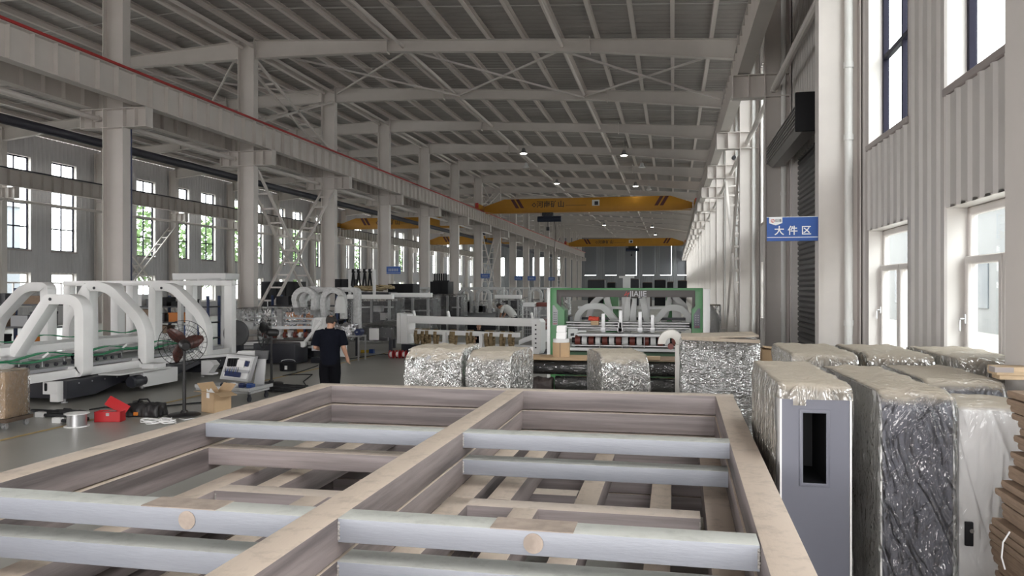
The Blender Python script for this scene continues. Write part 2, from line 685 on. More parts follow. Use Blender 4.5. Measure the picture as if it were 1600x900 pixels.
def handle_mesh():
    m = MB().box(-.012, -.02, -.05, 0, .02, .05)
    m.tube([(-.012, 0, 0), (-.05, 0, 0), (-.055, 0, -.02), (-.055, 0, -.13)], .011, 8)
    return m.mesh('window_handle', 'steel')


def glass_mesh(w_, h_):
    return MB().box(-.006, .05, .05, .006, w_ - .05, h_ - .05).mesh('window_pane', 'glass', smooth=False)


HAND = handle_mesh()
cache = {}
win_no = [0]


def window(y0, y1, z0, z1, x, sgn, low):
    w_, h_ = y1 - y0, z1 - z0
    key = (round(w_, 2), low, sgn)
    if key not in cache:
        cache[key] = (low_window_mesh(w_, h_) if low else tall_window_mesh(w_, h_), glass_mesh(w_, h_), reveal_mesh(w_, h_, .26), sill_mesh(w_, .26, not low),
                      sash_mesh(w_ / 2 - .05, h_ - .58) if low else None)
    fr, gl, rv, sl, sa = cache[key]
    win_no[0] += 1
    o = put('window_%d' % win_no[0], fr, loc=(x + sgn * .24, y0, z0))
    if sgn < 0:
        o.scale = (-1, 1, 1)
    struct(o)
    put('window_pane', gl, o)
    put('window_trim', rv, o, loc=(-.24, 0, 0))
    put('window_sill', sl, o, loc=(-.24, 0, 0))
    if low and sgn > 0 and y0 < 40:
        for dy in (.05, w_ / 2):
            s = put('casement_sash', sa, o, loc=(0, dy, .045))
            put('window_handle', HAND, s, loc=(-.085, (w_ / 2 - .09) if dy > .1 else .045, .62 if dy < .1 else .62))


for a, b_, lo, up in left_open:
    if a < 14:
        continue
    window(a, b_, UZ0, UZ1, XL, -1, False)
    window(a, b_, LZ0, LZ1, XL, -1, True)
for a, b_, lo, up in right_open:
    if a > 1.5:
        window(a, b_, UZ0, UZ1, XR, 1, False)
        window(a, b_, LZ0, LZ1, XR, 1, True)
# blinds of the end wall, each with a bright gap below
for k, c in enumerate(end_x):
    gap = .17 if k < 6 else 3.4
    win_no[0] += 1
    fr = MB().box(c - 1.05, Y1 + .1, UZ0, c - .98, Y1 + .16, UZ1).box(c + .98, Y1 + .1, UZ0, c + 1.05, Y1 + .16, UZ1).box(c - 1.05, Y1 + .1, UZ0, c + 1.05, Y1 + .16, UZ0 + .05).box(c - 1.05, Y1 + .1, UZ1 - .06, c + 1.05, Y1 + .16, UZ1)
    fr.box(c - .03, Y1 + .1, UZ0, c + .03, Y1 + .16, UZ1)
    o = struct(fr.build('window_%d' % win_no[0], 'window_dark', smooth=False))
    struct(MB().box(c - 1.0, Y1 + .12, UZ0 + .03, c + 1.0, Y1 + .13, UZ1 - .03).build('window_pane', 'glass', o, smooth=False))
    bl = MB().box(c - (1.06 if k != 2 else 1.06), Y1 - .06, UZ0 + gap, c + (1.06 if k not in (2, 4) else .93), Y1 - .045, UZ1 + .05)
    bl.box(c - 1.06, Y1 - .075, UZ0 + gap - .04, c + .93, Y1 - .03, UZ0 + gap)
    tag(bl.build('roller_blind', 'blind', smooth=False),
        ('grey roller blind drawn over the %s end-wall window from the left, main bay' % ORD[k]) if k < 6 else 'grey roller blind drawn partly down the %s end-wall window left of the middle columns' % ORD[k - 6],
        'blind', 'roller blinds on the end wall')


# ---------------------------------------------------------------- steel columns, roof beams, purlins
def h_section(xa, xb, y, w_, tf=.022, tw=.016):
    a = w_ / 2
    return [(xa, y - a), (xa + tf, y - a), (xa + tf, y - tw / 2), (xb - tf, y - tw / 2), (xb - tf, y - a), (xb, y - a),
            (xb, y + a), (xb - tf, y + a), (xb - tf, y + tw / 2), (xa + tf, y + tw / 2), (xa + tf, y + a), (xa, y + a)]


def column_meshes(xa, xb, ztop, sides):
    """column shaft, its brackets for the crane beams (side -1, +1), base plate"""
    shaft = MB().prism(h_section(xa, xb, 0, .34), 'z', .03, ztop).mesh('steel_column', 'steel_paint', smooth=False)
    plate = MB().box(xa - .12, -.28, 0, xb + .12, .28, .03).mesh('base_plate', 'steel_paint', smooth=False)
    br = []
    for s in sides:
        x0, x1 = (xb, xb + .78) if s > 0 else (xa - .78, xa)
        m = MB().box(x0, -.17, 7.05, x1, .17, 7.07).box(x0, -.17, 7.62, x1, .17, 7.64).box(x0, -.008, 7.07, x1, .008, 7.62)
        xs = x1 - .02 if s > 0 else x0
        m.box(xs, -.17, 7.07, xs + .02, .17, 7.62)
        m.box((x0 + x1) / 2 - .01, -.16, 7.07, (x0 + x1) / 2 + .01, .16, 7.62)
        br.append(m.mesh('crane_bracket', 'steel_paint', smooth=False))
    stiff = MB()
    for z in (7.05, 7.62):
        stiff.box(xa, -.17, z, xb, .17, z + .02)
    return shaft, plate, br, stiff.mesh('stiffener_plate', 'steel_paint', smooth=False)


pipe_mesh = MB().tube([(0, 0, .35), (0, 0, 10.4)], .062, 12)
for z in (1.6, 4.55, 5.7, 7.8):
    pipe_mesh.tube([(0, 0, z), (0, 0, z + .09)], .075, 12)
pipe_mesh = pipe_mesh.mesh('downpipe', 'steel_white')


def columns(row, xa, xb, ztop, sides, ys, pipes):
    sh, pl, br, st = column_meshes(xa, xb, ztop, sides)
    for k, y in enumerate(ys):
        o = struct(put('steel_column', sh, loc=(0, y, 0)))
        tag(o, 'off-white steel H column, %s from the front in %s' % (ORD[k], row), 'column', 'columns of ' + row)
        put('base_plate', pl, o)
        for b_ in br:
            put('crane_bracket', b_, o)
        put('stiffener_plate', st, o)
        if pipes:
            d = struct(put('downpipe', pipe_mesh, loc=(xb - .17, y - .10, 0)))
            tag(d, 'white rain downpipe fixed to the %s column from the front along the right wall' % ORD[k], 'pipe', 'downpipes of the right wall')


columns('the middle row', -16.95, -16.25, 12.0, (-1, 1), YN, False)
columns('the left wall row', -36.0, -35.45, 10.75, (1,), YN[1:], False)
columns('the right wall row', 2.27, 2.90, 10.85, (-1,), [5.87] + YN, True)


def roof_beam_mesh(xa, xb, da, db, sgn):
    """tapered rafter from xa to xb; depth da at the ends, db in the middle"""
    L = xb - xa
    us = [0, .30, .72, 1]
    top = [roof_z(xa + L * u) for u in us]
    dep = [da, db, db, da]
    m = MB()
    tf, a = .02, .13
    n = len(us)
    xs = [xa + L * u for u in us]
    poly = [(xs[i], top[i] - tf) for i in range(n)] + [(xs[i], top[i] - dep[i] + tf) for i in reversed(range(n))]
    m.prism(poly, 'y', -.008, .008)
    m.prism([(xs[i], top[i]) for i in range(n)] + [(xs[i], top[i] - tf) for i in reversed(range(n))], 'y', -a, a)
    m.prism([(xs[i], top[i] - dep[i] + tf) for i in range(n)] + [(xs[i], top[i] - dep[i]) for i in reversed(range(n))], 'y', -a, a)
    for u, dd in ((0, da), (.30, db), (.72, db), (1, da)):
        x = xa + L * u
        z = roof_z(x)
        m.box(x - .018, -.15, z - dd - .06, x + .018, .15, z + .10)
    return m


rb_main = roof_beam_mesh(-16.25, 2.2, .72, .45, 1)
rb_left = roof_beam_mesh(-35.5, -16.95, .72, .45, -1)


def purlin_x(k):
    return XC + .55 + k * 1.335


px_main = [purlin_x(k) for k in range(14)] + [2.35]
px_left = [2 * XC - x for x in px_main]
fly = MB()
for x in px_main[:-1]:
    fly.tube([(x, .35, roof_z(x) + .04), (x, .02, roof_z(x) - .43)], .032, 6)
fly_main = fly.mesh('fly_brace', 'purlin_paint')
fly = MB()
for x in px_left[:-1]:
    fly.tube([(x, .35, roof_z(x) + .04), (x, .02, roof_z(x) - .43)], .032, 6)
fly_left = fly.mesh('fly_brace', 'purlin_paint')
mm_, ml_ = rb_main.mesh('roof_beam', 'steel_paint', smooth=False), rb_left.mesh('roof_beam', 'steel_paint', smooth=False)
for k, y in enumerate(YN[1:]):
    for me, fm, bay in ((mm_, fly_main, 'main bay'), (ml_, fly_left, 'left bay')):
        o = struct(put('roof_beam', me, loc=(0, y, 0)))
        tag(o, 'tapered off-white roof beam across the %s, %s from the front' % (bay, ORD[k]), 'roof beam', 'roof beams of the ' + bay)
        f = put('fly_brace', fm, o)
        f['kind'] = 'stuff'

for bay, xs in (('main bay', px_main), ('left bay', px_left)):
    sg = 1 if bay == 'main bay' else -1
    for k, x in enumerate(xs):
        z = roof_z(x)
        m = MB().prism([(x - .07, z), (x + .07, z), (x + .07, z + .02), (x - .055, z + .02), (x - .055, z + .215), (x + .07, z + .215), (x + .07, z + .235), (x - .07, z + .235)], 'y', YN[0], Y1)
        tag(struct(m.build('roof_beam_purlin', 'purlin_paint', smooth=False)), 'long Z-shaped roof purlin of the %s, %s out from the middle columns' % (bay, ORD[k]), 'purlin', 'purlins of the ' + bay)
# tubular ties along the hall under the roof
for bay, xs in (('main bay', (-16.35, -10.1, -4.0)), ('left bay', (-16.85, -23.1, -29.2))):
    for k, x in enumerate(xs):
        z = roof_z(x) - .24
        tag(struct(MB().tube([(x, YN[0], z), (x, Y1, z)], .07, 10).build('roof_beam_tie', 'purlin_paint')),
            'round tie tube running along the roof of the %s, %s out from the middle columns' % (bay, ORD[k]), 'tie tube', 'tie tubes of the ' + bay)
# sag rods between purlins: thin, in the middle of every bay
for bay, xs in (('main bay', px_main), ('left bay', px_left)):
    for k in range(0, 8):
        y = YN[k] + B * .55
        m = MB().tube([(xs[0], y, roof_z(xs[0]) + .07), (xs[-1], y, roof_z(xs[-1]) + .07)], .012, 5)
        tag(struct(m.build('roof_beam_rod', 'steel_white')), 'thin sag rod tying the purlins of the %s, %s from the front' % (bay, ORD[k]), 'rod', 'sag rods of the ' + bay)
# crossed bracing in the roof plane
nb = 0
for n in (2, 8, 13):
    for (xa, xb) in ((-16.1, -9.9), (-9.9, -4.0), (-4.0, 2.0), (-17.1, -23.1), (-23.1, -29.2)):
        for (a, b_) in ((0, 1), (1, 0)):
            y0_, y1_ = YN[n] + .15, YN[n + 1] - .15
            za, zb = roof_z(xa) - .36, roof_z(xb) - .36
            p, q = ((xa, y0_, za), (xb, y1_, zb)) if a == 0 else ((xa, y1_, za + .05), (xb, y0_, zb + .05))
            m = MB().bar(p, q, .07, .07)
            nb += 1
            tag(struct(m.build('roof_beam_brace', 'steel_paint', smooth=False)), 'diagonal steel angle of the crossed bracing under the roof sheet', 'brace', 'crossed roof braces')


# ---------------------------------------------------------------- crane runway beams
def runway(label, x, y0, y1, red, zt=8.55):
    m = MB()
    m.box(x - .16, y0, zt - .02, x + .16, y1, zt).box(x - .16, y0, zt - .87, x + .16, y1, zt - .85).box(x - .008, y0, zt - .85, x + .008, y1, zt - .02)
    o = struct(m.build('runway_beam', 'steel_paint', smooth=False))
    tag(o, label, 'runway beam')
    st, y = MB(), y0 + .3
    n = int((y1 - y0) / .75)
    for k in range(n):
        yy = y0 + .3 + k * .75
        st.box(x - .15, yy - .006, zt - .85, x + .15, yy + .006, zt - .02)
    s = st.build('web_stiffener', 'steel_paint', o, smooth=False)
    s['kind'] = 'stuff'
    rl = MB().prism([(x - .06, zt), (x + .06, zt), (x + .035, zt + .10), (x - .035, zt + .10)], 'y', y0, y1)
    rl.build('crane_rail', 'steel', o, smooth=False)
    if red:
        MB().bar((x + .16, y0, zt + .05), (x + .16, y1, zt + .05), .05, .07).build('conductor_rail', 'rail_red' if red > 1 else 'dark_pipe', o, smooth=False)
    return o


runway('off-white crane runway beam with a red conductor rail along the right side of the middle columns', -15.72, YN[0], Y1 - .3, 2)
runway('off-white crane runway beam along the left side of the middle columns', -17.48, YN[0], Y1 - .3, 0)
runway('off-white crane runway beam along the left wall', -34.8, YN[1], Y1 - .3, 1)
runway('off-white crane runway beam with a dark conductor along the right wall', 1.78, 5.8, Y1 - .3, 0)
# dark cable duct beside the right runway, dark pipe under the left one
tag(struct(MB().bar((1.80, 6, 8.85), (1.80, Y1 - .5, 8.85), .12, .26).build('cable_duct_trim', 'dark_pipe', smooth=False)), 'dark cable duct running above the crane runway along the right wall', 'duct')
tag(struct(MB().tube([(-19.4, YN[0], 7.2), (-19.4, Y1 - .5, 7.2)], .15, 12).build('pipe_trim', 'dark_pipe')), 'thick dark pipe hung along the left side of the middle columns', 'pipe')
# horizontal tie pipes at bracket height, bay by bay
for lab, x, z, ys in (('left of the middle columns', -17.15, 7.35, YN), ('along the left wall', -35.35, 7.0, YN[1:]), ('along the right wall', 2.5, 7.25, [5.87] + YN)):
    for k in range(min(len(ys) - 1, 10)):
        m = MB().tube([(x, ys[k] + .02, z), (x, ys[k + 1] - .02, z)], .08, 10)
        m.box(x - .09, ys[k + 1] - .20, z - .09, x + .09, ys[k + 1] - .16, z + .09)
        tag(struct(m.build('tie_pipe_trim', 'steel_paint')), 'round tie pipe at bracket height %s, %s from the front' % (lab, ORD[k]), 'tie pipe', 'tie pipes ' + lab)


# laced crossed bracing between columns: two ladders that cross
def ladder(name, p0, p1, wdt, label, axis=(1, 0, 0), nr=9):
    p0, p1, a = Vector(p0), Vector(p1), Vector(axis) * wdt / 2
    m = MB()
    for s in (-1, 1):
        m.bar(p0 + a * s, p1 + a * s, .09, .09)
    o = struct(m.build(name, 'steel_paint', smooth=False))
    tag(o, label, 'brace')
    r = MB()
    for k in range(nr):
        p = p0.lerp(p1, (k + .5) / nr)
        r.bar(p - a, p + a, .05, .07)
    r = r.build('ladder_rung', 'steel_paint', o, smooth=False)
    r['kind'] = 'stuff'
    return o


for n, wh in ((2, 'second and third'), (7, 'seventh and eighth'), (13, 'thirteenth and fourteenth')):
    ya, yb_ = YN[n] + .2, YN[n + 1] - .2
    for a, b_, r in ((.3, 6.9, 'rising away from the camera'), (6.9, .3, 'falling away from the camera')):
        ladder('steel_brace_beam', (XC, ya, a), (XC, yb_, b_), .62, 'laced ladder-like steel brace %s between the %s middle columns' % (r, wh), nr=12)
    for a, b_, r in ((8.8, 11.3, 'rising'), (11.3, 8.8, 'falling')):
        ladder('steel_brace_beam', (XC, ya, a), (XC, yb_, b_), .5, 'short laced brace above the runway, %s, between the %s middle columns' % (r, wh), nr=7)
for n, wh in ((2, 'third and fourth'),):
    ya, yb_ = YN[n] + .2, YN[n + 1] - .2
    for a, b_, r in ((.3, 6.9, 'rising away from the camera'), (6.9, .3, 'falling away from the camera')):
        ladder('steel_brace_beam', (2.54, ya, a), (2.54, yb_, b_), .5, 'laced ladder-like steel brace %s at the right wall between columns' % r, nr=14)
for n in (3,):
    ya, yb_ = YN[n + 1] + .2, YN[n + 2] - .2
    for a, b_, r in ((.3, 6.6, 'rising away from the camera'), (6.6, .3, 'falling away from the camera')):
        ladder('steel_brace_beam', (-35.7, ya, a), (-35.7, yb_, b_), .5, 'laced ladder-like steel brace %s at the left wall between columns' % r, nr=12)

# ---------------------------------------------------------------- roller shutter door in the right wall
sl, z = MB(), 0.0
prof = []
while z < 6.2:
    prof += [(0, z), (-.035, z + .03), (-.035, z + .09), (0, z + .12)]
    z += .125
v = [(XR + .12 + p[0], y, p[1]) for y in (DOOR[0], DOOR[1]) for p in prof]
n = len(prof)
door = struct(MB().add(v, [(i, i + 1, n + i + 1, n + i) for i in range(n - 1)]).build('door_1', 'shutter', smooth=False))
tag(door, 'dark grey roller shutter door in the right wall', 'door')
MB().box(XR - .05, DOOR[0] - .1, 0, XR + .16, DOOR[0], 6.2).build('door_jamb', 'trim_paint', door, smooth=False)
MB().box(XR - .05, DOOR[1], 0, XR + .16, DOOR[1] + .4, 6.2).build('door_jamb', 'trim_paint', door, smooth=False)
# its roll hood, slatted, fixed across the columns
hood = MB()
ns = 7
poly = [(2.30, 5.30), (2.30, 5.72), (2.42, 5.85), (2.72, 5.85), (2.72, 5.24), (2.42, 5.20)]
hood.prism(poly, 'y', 15.62, 20.4)
hood = struct(hood.build('door_hood', 'shutter_hood', smooth=False))
tag(hood, 'grey slatted roll hood above the shutter door, dark at its near end', 'shutter hood')
MB().box(2.26, 15.52, 5.16, 2.76, 15.62, 5.90).build('end_plate', 'black', hood, bevel=.02)
for k in range(6):
    z = 5.30 + k * .075
    MB().bar((2.29, 15.62, z), (2.29, 20.4, z), .03, .02).build('slat', 'shutter_hood', hood, smooth=False)
MB().bar((2.7, 15.6, 5.5), (2.95, 15.6, 5.5), .1, .1).bar((2.7, 20.3, 5.5), (2.95, 20.3, 5.5), .1, .1).build('bracket', 'shutter_hood', hood, smooth=False)

# ---------------------------------------------------------------- what stands outside the windows
def outside_block(x0, y0, x1, y1, h, label, m_):
    o = empty('outside_building', ((x0 + x1) / 2, (y0 + y1) / 2, 0), label, 'building')
    a = Vector(o.location)
    MB().box(x0 - a.x, y0 - a.y, 0, x1 - a.x, y1 - a.y, h).build('facade_wall', m_, o, smooth=False)
    MB().box(x0 - .2 - a.x, y0 - .2 - a.y, h, x1 + .2 - a.x, y1 + .2 - a.y, h + .3).build('parapet', 'white_dull', o, smooth=False)
    s = -1 if x0 > 0 else 1
    xf = x0 - a.x if x0 > 0 else x1 - a.x
    y = y0 + 1.5
    while y + 2 < y1:
        for zz in (1.2, 5.2):
            if zz + 2.2 < h:
                f = MB().box(xf - .05, y - a.y, zz, xf + .05, y + 1.8 - a.y, zz + 2.2).build('facade_window', 'outside_glass', o, smooth=False)
        y += 3.6
    return o


outside_block(14, -6, 22, 8.2, 9.5, 'white building seen through the nearest right windows', 'outside_white')
outside_block(15, 11.5, 24, 60, 6.2, 'low white building seen through the right windows behind the first', 'outside_white')
outside_block(-62, 36, -50, 52, 8.5, 'grey building seen through the leftmost tall windows', 'outside_grey')


def tree(x, y, h, r, label):
    o = empty('outside_tree', (x, y, 0), label, 'tree', 'trees outside the left wall')
    MB().tube([(0, 0, 0), (.1, .05, h * .3), (0, 0, h * .6)], [.22, .16, .08], 8).build('trunk', 'wood_dark', o)
    m = MB()
    rnd = random.Random(int(y * 10))
    for k in range(900):
        a, b_, q = rnd.random() * 6.283, rnd.uniform(-1, 1), rnd.random() ** .4
        c = Vector((math.cos(a) * math.sqrt(1 - b_ * b_) * r * q, math.sin(a) * math.sqrt(1 - b_ * b_) * r * q, h * .62 + b_ * h * .42 * q))
        u = Vector((rnd.uniform(-1, 1), rnd.uniform(-1, 1), rnd.uniform(-1, 1))).normalized() * .28
        v_ = u.orthogonal().normalized() * .16
        m.add([c - u, c + v_, c + u, c - v_], [(0, 1, 2, 3)])
    f = m.build('foliage', 'leaf', o, smooth=False)
    f['kind'] = 'stuff'


for k, (x, y, h, r) in enumerate([(-45, 58, 10, 3.2), (-44, 66.5, 9, 3.0), (-46, 75, 10.5, 3.4), (-44, 85, 9.5, 3.2), (-47, 97, 10.5, 3.5), (-45, 112, 10, 3.4), (-46, 128, 10, 3.4)]):
    tree(x, y, h, r, 'leafy tree outside the left windows, %s from the grey building' % ORD[k])
# ================================================================ foreground: stacked welded steel frames
from mathutils import noise as mnoise


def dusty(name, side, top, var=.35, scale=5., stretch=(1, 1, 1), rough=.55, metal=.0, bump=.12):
    """steel with upward faces coloured paler, for settled dust and for the light from above; streaks run along the bar"""
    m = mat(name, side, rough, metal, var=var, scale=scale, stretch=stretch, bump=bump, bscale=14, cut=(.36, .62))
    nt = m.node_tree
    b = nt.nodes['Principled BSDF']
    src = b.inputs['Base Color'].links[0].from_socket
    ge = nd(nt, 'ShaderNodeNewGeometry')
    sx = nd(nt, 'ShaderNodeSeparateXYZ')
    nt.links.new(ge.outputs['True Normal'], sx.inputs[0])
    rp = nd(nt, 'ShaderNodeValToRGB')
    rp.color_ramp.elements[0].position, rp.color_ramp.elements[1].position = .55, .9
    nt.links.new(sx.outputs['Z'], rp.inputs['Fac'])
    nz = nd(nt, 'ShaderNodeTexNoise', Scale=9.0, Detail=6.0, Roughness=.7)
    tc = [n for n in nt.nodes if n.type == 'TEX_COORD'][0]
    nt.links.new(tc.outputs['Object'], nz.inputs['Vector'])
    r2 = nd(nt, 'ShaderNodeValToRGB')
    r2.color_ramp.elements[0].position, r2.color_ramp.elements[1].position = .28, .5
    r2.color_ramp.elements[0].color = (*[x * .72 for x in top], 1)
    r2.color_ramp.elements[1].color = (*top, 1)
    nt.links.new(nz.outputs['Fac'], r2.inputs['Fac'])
    mx = nd(nt, 'ShaderNodeMix', data_type='RGBA')  # paler tops: light from above put into the colour, along with dust
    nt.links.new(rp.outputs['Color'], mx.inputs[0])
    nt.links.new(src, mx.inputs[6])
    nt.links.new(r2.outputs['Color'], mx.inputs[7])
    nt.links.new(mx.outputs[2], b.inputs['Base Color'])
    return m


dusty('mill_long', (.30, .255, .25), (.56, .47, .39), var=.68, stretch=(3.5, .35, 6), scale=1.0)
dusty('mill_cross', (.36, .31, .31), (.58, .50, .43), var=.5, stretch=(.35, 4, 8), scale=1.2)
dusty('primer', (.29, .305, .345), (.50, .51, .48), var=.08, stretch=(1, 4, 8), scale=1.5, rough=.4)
mat('bare_patch', (.40, .33, .28), .6, var=.3, scale=12)
mat('weld', (.50, .48, .46), .35, metal=.6, bump=.8, bscale=60)


def weld_bead(m, x, y, z0, z1):
    k = 0
    z = z0
    pts = []
    while z < z1:
        pts.append((x + .002 * (k % 2), y + .0015 * (k % 3), z))
        z += .008
        k += 1
    m.tube(pts, [.005 + .0022 * (i % 2) for i in range(len(pts))], 6)


def frame_stack_layer(zt, longs, crosses, label, hgt=.175):
    """one welded frame: long beams (x0, x1, width, y0, y1) and cross members (y, x0, x1, width, height, material, drop)"""
    root = empty('welded_frame', (-1.5, 4.4, zt - hgt), label, 'steel frame', 'stacked welded steel frames')
    o = Vector(root.location)
    for x0, x1, wd, y0, y1 in longs:
        m = MB().bar(Vector((x0, y0, zt - hgt / 2)) - o, Vector((x1, y1, zt - hgt / 2)) - o, wd, hgt, c=.008)
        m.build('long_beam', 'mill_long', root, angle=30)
    for y, x0, x1, wd, hh, ma, drop in crosses:
        m = MB().bar(Vector((x0, y, zt - hh / 2 - drop)) - o, Vector((x1, y, zt - hh / 2 - drop)) - o, wd, hh, c=.006)
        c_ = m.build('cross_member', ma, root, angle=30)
        wl = MB()
        for xe in (x0 + .004, x1 - .004):
            weld_bead(wl, xe - o.x, y - wd / 2 - .003 - o.y, zt - hh - drop - o.z + .012, zt - drop - o.z - .012)
        if y < 6:
            wb = wl.build('weld_bead', 'weld', c_)
            wb['kind'] = 'stuff'
    return root


L1 = [(-3.46, -3.525, .19, 1.3, 7.46), (-1.515, -1.515, .175, 1.3, 7.46), (.395, .465, .165, 1.3, 7.46)]
XA, XM0, XM1, XB_ = -3.42, -1.60, -1.43, .34
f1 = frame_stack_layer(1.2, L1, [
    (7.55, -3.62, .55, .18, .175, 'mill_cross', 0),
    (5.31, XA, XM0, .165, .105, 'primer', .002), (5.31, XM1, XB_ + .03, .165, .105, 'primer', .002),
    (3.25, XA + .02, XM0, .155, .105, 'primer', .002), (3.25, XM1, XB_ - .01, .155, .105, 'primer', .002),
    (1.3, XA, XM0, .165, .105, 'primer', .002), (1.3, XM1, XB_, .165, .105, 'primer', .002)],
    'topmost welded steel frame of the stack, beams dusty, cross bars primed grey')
# bare patches on the nearest bars, stickers of paint on the far beam
m = MB().cyl((.0, -.083, 0), (.0, -.0795, 0), .042, 24)
m.xf(Matrix.Translation(Vector((-.565, 3.25, 1.147)) - Vector(f1.location)))
m.build('bare_spot', 'bare_patch', f1)
m = MB().cyl((.0, -.083, 0), (.0, -.0795, 0), .042, 24)
m.xf(Matrix.Translation(Vector((-2.16, 3.25, 1.147)) - Vector(f1.location)))
m.build('bare_spot', 'bare_patch', f1)
for xa, xb in ((-.75, -.40), (-2.40, -2.02)):
    m = MB().box(xa, 3.173, 1.1965, xb, 3.328, 1.2005)
    m.xf(Matrix.Translation(-Vector(f1.location)))
    m.build('bare_strip', 'bare_patch', f1)
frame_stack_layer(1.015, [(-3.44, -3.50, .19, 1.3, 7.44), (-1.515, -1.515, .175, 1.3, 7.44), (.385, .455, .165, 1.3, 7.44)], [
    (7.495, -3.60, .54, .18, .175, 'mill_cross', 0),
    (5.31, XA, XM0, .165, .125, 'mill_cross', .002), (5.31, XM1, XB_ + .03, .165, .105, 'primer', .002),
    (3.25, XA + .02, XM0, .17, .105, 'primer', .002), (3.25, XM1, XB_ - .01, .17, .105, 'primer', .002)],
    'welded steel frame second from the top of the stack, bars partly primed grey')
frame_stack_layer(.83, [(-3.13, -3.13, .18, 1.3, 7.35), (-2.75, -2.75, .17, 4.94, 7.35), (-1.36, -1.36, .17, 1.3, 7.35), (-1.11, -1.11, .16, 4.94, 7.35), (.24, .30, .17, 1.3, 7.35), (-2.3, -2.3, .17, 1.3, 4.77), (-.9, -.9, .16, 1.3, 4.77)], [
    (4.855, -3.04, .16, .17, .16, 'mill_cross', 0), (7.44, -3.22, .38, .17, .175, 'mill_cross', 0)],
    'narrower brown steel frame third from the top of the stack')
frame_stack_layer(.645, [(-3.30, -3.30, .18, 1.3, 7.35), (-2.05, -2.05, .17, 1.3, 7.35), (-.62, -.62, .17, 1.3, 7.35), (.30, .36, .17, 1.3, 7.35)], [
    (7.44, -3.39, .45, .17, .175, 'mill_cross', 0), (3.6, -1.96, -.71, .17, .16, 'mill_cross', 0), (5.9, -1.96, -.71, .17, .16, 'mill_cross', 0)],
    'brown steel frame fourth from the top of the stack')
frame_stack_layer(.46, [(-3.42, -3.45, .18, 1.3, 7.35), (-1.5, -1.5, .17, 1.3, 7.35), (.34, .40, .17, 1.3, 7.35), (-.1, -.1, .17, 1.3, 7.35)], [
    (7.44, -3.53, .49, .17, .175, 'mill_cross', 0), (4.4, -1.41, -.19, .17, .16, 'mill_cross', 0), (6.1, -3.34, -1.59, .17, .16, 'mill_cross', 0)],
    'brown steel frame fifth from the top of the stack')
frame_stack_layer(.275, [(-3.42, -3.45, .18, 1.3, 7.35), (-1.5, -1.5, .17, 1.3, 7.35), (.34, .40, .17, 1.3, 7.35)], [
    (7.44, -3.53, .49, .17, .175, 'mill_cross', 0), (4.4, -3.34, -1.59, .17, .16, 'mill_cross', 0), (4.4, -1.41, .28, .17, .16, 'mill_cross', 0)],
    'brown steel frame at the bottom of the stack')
for k, y in enumerate((2.2, 4.6, 6.9)):
    for i, x in enumerate((-3.43, -1.5, .37)):
        tag(MB().bar((x - .3, y, .05), (x + .3, y, .05), .12, .1, c=.006).build('timber_block', 'wood'),
            'timber block under the frame stack, %s from the near end, %s' % (ORD[k], ('under the left beam', 'under the middle beam', 'under the right beam')[i]), 'timber block', 'timber blocks under the frames')
m = MB()
for k in range(2):
    m.box(-.45, 2.55, .463 + .008 * k, .20, 3.05, .469 + .008 * k)
m.box(-.45, 2.55, .463, -.37, 3.05, .477)
tag(m.build('cardboard_sheet', 'cardboard'), 'tan cardboard sheet lying inside the frame stack below the nearest grey bar', 'cardboard')

# ================================================================ film-wrapped machine covers
film('film_clear', (.55, .52, .48), .02, .07, scale=12, stretch=(1.4, 1.4, .8), dist=.06, haze=.05, dust=.85, streak=.5)
film('film_soft', (.70, .69, .70), .0, .10, scale=8, stretch=(1.4, 1.4, .5), dist=.03, haze=.25, dust=.8, streak=.9)
film('film_dust', (.46, .42, .36), .12, .12, scale=10, stretch=(1.2, 1.2, .6), dist=.08, haze=.6, dust=.8, streak=.8)
film('film_silver', (.60, .57, .52), .42, .08, scale=19, dist=.075, haze=.3, dust=.9, streak=.3)
film('film_woven', (.62, .60, .60), .55, .08, scale=22, stretch=(.6, 1, 1.8), dist=.10, haze=.35, streak=1.2)
film('film_thin', (.6, .6, .6), .06, .08, scale=12, stretch=(.35, 1, 1), dist=.04, haze=.04)
film('film_silver_thin', (.6, .6, .6), .035, .07, scale=9, dist=.08, haze=.02)


